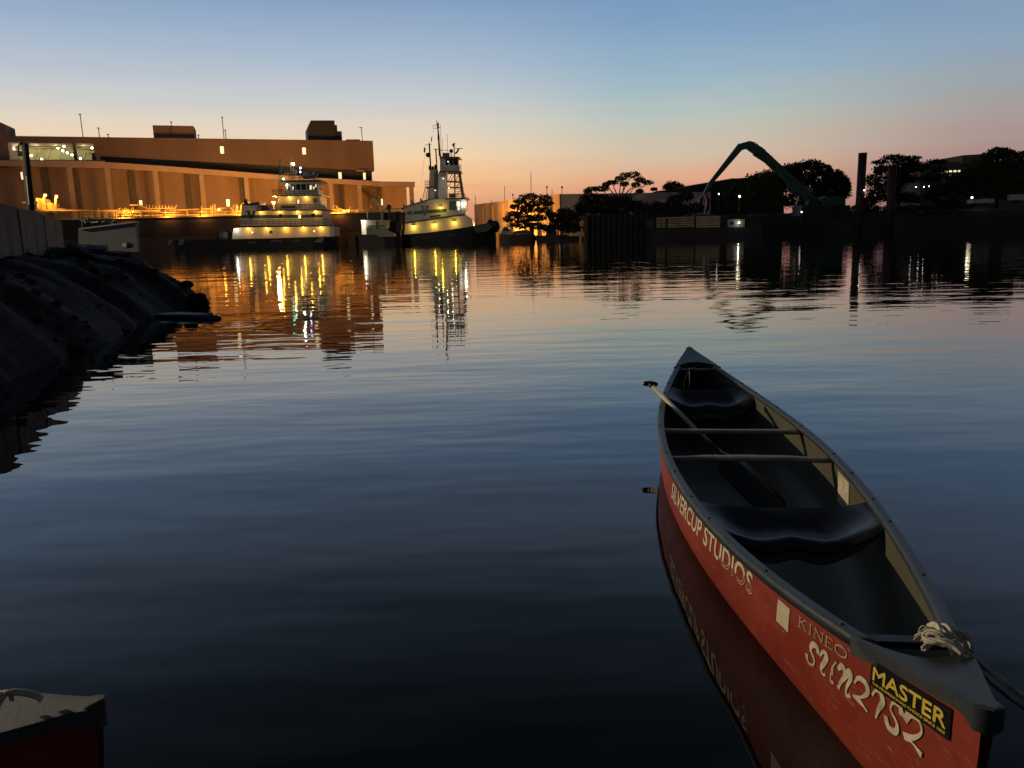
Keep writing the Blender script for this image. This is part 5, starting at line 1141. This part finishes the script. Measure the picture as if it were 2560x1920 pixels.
ms = MB(); mq = [(-2.345, .404), (-2.3335, .3271), (-2.6096, .444), (-2.6035, .3611)]; mf = quadmap(mq, .0034); ms.grid(lambda u, v: mf(u, v), 16, 6)
stk = cpart(ms, 'sticker', M_stk)
put_text('MASTER', mq, M_yell, stk, off=.0048, bold=0, fat=.0014, u0=.04, u1=.955, v0=.30, v1=.80, spacing=.98)
put_text('THE PROFESSIONALS CHOICE SINCE 1963', mq, M_yell, stk, off=.0046, bold=.02, u0=.04, u1=.955, v0=.11, v1=.215)
strokes([(.3, [['l.5', (.2, .9), (.5, .5)], ['l.5', (.3, .4), (.6, .1)], ['l.5', (.6, .8), (.8, .3)]])], [(-.05, .235), (-.05, .205), (-.10, .235), (-.10, .205)], M_creamw, .004)

# ---------------- paddle lying across the left gunwale
cm = Matrix.Translation(Vector((CC[0], CC[1], 0))) @ Matrix.Rotation(CANG, 4, 'Z')
pd = thing('paddle', 'canoe paddle with black T-grip and pale shaft leaning across the left gunwale', 'paddle', tuple(cm @ Vector((.3, -.05, -.02))))
g_c = Vector((1.10, .335, .335)); e_c = Vector((.02, -.17, -.045)); dr = (e_c - g_c).normalized()
top_ = cm @ (g_c - dr * .235); nk = cm @ (g_c + dr * .62); tip_ = cm @ (g_c + dr * 1.30); dw_ = (tip_ - top_).normalized()
MB().tube([top_, top_.lerp(nk, .82)], .0155, 12).build('shaft', mat('pale_alloy_shaft', (.80, .70, .44), .28, .12, 12, metal=.35), pd, True)
MB().tube([top_.lerp(nk, .82), nk + dw_ * .05], [.0175, .017], 12).build('shaft_sleeve', M_seat, pd, True)
sd = dw_.cross(Vector((0, 0, 1))).normalized(); vx_ = cm.to_3x3() @ Vector((0, 1, 0)); sd = (vx_ - dw_ * vx_.dot(dw_)).normalized()
gm = MB(); gp = []
for i in range(13):
    s_ = i / 12 * 2 - 1; gp.append(top_ - dw_ * (.022 - .012 * s_ * s_) + Vector((.8, -.25, 0)).normalized() * (s_ * .052))
gm.tube(gp, [.010 + .010 * math.sqrt(max(0, 1 - (i / 12 * 2 - 1) ** 2)) for i in range(13)], 10); gm.tube([top_ - dw_ * .02, top_ + dw_ * .03], [.02, .018], 10)
gm.build('t_grip', M_black, pd, True)
bl = MB(); nrm = dw_.cross(sd).normalized()
prof = [(0, .018), (.10, .03), (.2, .07), (.32, .098), (.55, .104), (.8, .10), (.93, .085), (1.0, .045)]
vv = []
for s_, ww in prof:
    c_ = nk.lerp(tip_, s_)
    for k in (-1, -.5, 0, .5, 1):
        vv.append(c_ + sd * (k * ww) + nrm * (.006 * (1 - abs(k)) + .003))
    for k in (1, .5, 0, -.5, -1):
        vv.append(c_ + sd * (k * ww) - nrm * (.006 * (1 - abs(k)) + .003))
bl.add(vv, [(i * 10 + k, i * 10 + (k + 1) % 10, (i + 1) * 10 + (k + 1) % 10, (i + 1) * 10 + k) for i in range(len(prof) - 1) for k in range(10)] + [tuple(range(9, -1, -1)), tuple(range((len(prof) - 1) * 10, len(prof) * 10))])
bl.build('blade', M_black, pd, True)

# ---------------- ropes
def curve_pts(cp, n_=8):
    pp_ = [Vector(cp[0])] + [Vector(p_) for p_ in cp] + [Vector(cp[-1])]; out = []
    for i in range(len(pp_) - 3):
        for k in range(n_):
            t_ = k / n_; a_, b_, c_, d_ = pp_[i:i + 4]; out.append(.5 * (2 * b_ + (c_ - a_) * t_ + (2 * a_ - 5 * b_ + 4 * c_ - d_) * t_ * t_ + (3 * b_ - a_ - 3 * c_ + d_) * t_ ** 3))
    return out + [Vector(cp[-1])]
def rope_mesh(cp, r, m_=None, twist=True):
    """laid rope: three strands wound round the line"""
    m_ = m_ or MB(); pts = curve_pts(cp); L_ = 0; strands = [[], [], []]
    for i, p_ in enumerate(pts):
        if i: L_ += (p_ - pts[i - 1]).length
        t_ = (pts[min(i + 1, len(pts) - 1)] - pts[max(i - 1, 0)]).normalized(); a_ = t_.orthogonal().normalized() if abs(t_.z) > .95 else t_.cross(Vector((0, 0, 1))).normalized(); b_ = t_.cross(a_)
        for k in range(3):
            q_ = L_ / (r * 6.5) + k * 2.094; strands[k].append(p_ + (a_ * math.cos(q_) + b_ * math.sin(q_)) * r * .5)
    for s_ in strands: m_.tube(s_, r * .56, 6)
    return m_
rp1 = thing('painter_rope', 'pale rope knotted round the near deck handle and led off to the right', 'rope', tuple(cm @ Vector((-2.29, 0, .45))))
def RZ(x, y, z): return Pz(x, y, z)
knot = MB()
rk = random.Random(4)
def kpt(x, y, z): return Pz(x, y, z)
for j in range(4):                                           # turns round the handle bar
    c0 = cm @ Vector((-2.292 - .012 * j, -.062 - .014 * j, .452)); a0 = (cm.to_3x3() @ Vector((1, .25, 0))).normalized()
    rope_mesh([c0 + a0 * (.026 * math.cos(q_)) + Vector((0, 0, .024 * math.sin(q_))) + (cm.to_3x3() @ Vector((0, -1, 0))) * (.004 * q_) for q_ in [k * .7 for k in range(11)]], .0078, knot)
rope_mesh([kpt(2372, 1612, .47), kpt(2350, 1586, .492), kpt(2322, 1582, .488), kpt(2312, 1596, .474), kpt(2335, 1604, .480), kpt(2372, 1606, .484), kpt(2398, 1622, .474)], .0086, knot)
rope_mesh([kpt(2308, 1624, .455), kpt(2326, 1608, .466), kpt(2352, 1606, .482), kpt(2384, 1616, .480), kpt(2406, 1634, .470)], .0086, knot)
rope_mesh([kpt(2345, 1574, .47), kpt(2362, 1566, .484), kpt(2378, 1580, .486), kpt(2384, 1602, .482), kpt(2366, 1612, .472)], .0084, knot)
rope_mesh([kpt(2320, 1566, .462), kpt(2342, 1564, .478), kpt(2360, 1584, .490), kpt(2388, 1600, .482), kpt(2402, 1622, .474)], .0078, knot)
knot.build('knot', M_rope, rp1, True)
fr = MB()
for j in range(16):
    a_ = kpt(2322 + rk.uniform(-4, 8), 1578 + rk.uniform(-10, 16), .474); h_ = rk.uniform(.018, .034); e_ = rk.uniform(-.010, .012); fr.tube(curve_pts([a_, a_ + Vector((-h_ * .35, e_ * .4, .006 + rk.uniform(-.003, .003))), a_ + Vector((-h_ * .7, e_, .0)), a_ + Vector((-h_, e_ * 1.5 + rk.uniform(-.004, .004), -.012 + rk.uniform(-.004, .004)))], 4), .0019, 5)
fr.build('frayed_end', M_rope, rp1, True)
rope_mesh([kpt(2392, 1612, .476), kpt(2412, 1630, .468), kpt(2440, 1650, .45), kpt(2490, 1690, .42), kpt(2560, 1742, .38), kpt(2680, 1830, .33), kpt(2850, 1940, .30)], .0072).build('line', M_rope, rp1, True)
rope_mesh([kpt(2404, 1624, .470), kpt(2430, 1655, .44), kpt(2480, 1710, .39), kpt(2560, 1772, .35), kpt(2700, 1870, .31), kpt(2850, 1960, .30)], .0045).build('line', mat('dark_wet_rope', (.11, .10, .08), .7, .3, 20), rp1, True)
# thin cord hanging inside the far end
rp2 = thing('looped_rope', 'thin pale cord looped under the far deck plate of the big canoe', 'rope', tuple(cm @ Vector((2.08, .08, .30))))
MB().tube(curve_pts([cm @ Vector(q_) for q_ in ((2.14, .02, .39), (2.08, .07, .37), (2.02, .115, .30), (1.98, .12, .2), (1.97, .10, .12))]), .004, 6).build('cord', M_rope, rp2, True)

# ---------------- second canoe, only its tip in the picture
c2_ = thing('canoe', 'red canoe with a tan-grey deck tip, only its end showing at the lower left corner', 'canoe', (0, 0, 0), 'red canoes')
c2_.location = C2LOC; c2_.rotation_euler.z = ang2
M_deck2 = mat('tan_grey_deck', (.05, .047, .038), .6, .25, 7, .001, 60)
for o in list(cn_.children):
    if o.name.split('.')[0] in ('hull', 'hull_lining', 'gunwale', 'deck_plate', 'seat', 'thwart', 'yoke', 'carry_handle'):
        c_ = o.copy(); col.objects.link(c_); c_.parent = c2_
        if o.name.startswith('deck_plate'): c_.data = o.data.copy(); c_.data.materials[0] = M_deck2
rp3 = thing('bow_rope', 'pale rope loop tied at the deck of the canoe in the lower left corner', 'rope', tuple(Pz(60, 1770, .49)))
q3 = MB()
rope_mesh([Pz(102, 1748, .512), Pz(85, 1738, .53), Pz(60, 1733, .54), Pz(25, 1732, .545), Pz(-20, 1740, .54), Pz(-70, 1765, .52)], .0075, q3)
rope_mesh([Pz(30, 1748, .51), Pz(22, 1730, .55), Pz(12, 1738, .54), Pz(-5, 1765, .52), Pz(-10, 1790, .515)], .006, q3)
q3.build('loop', M_rope, rp3, True)
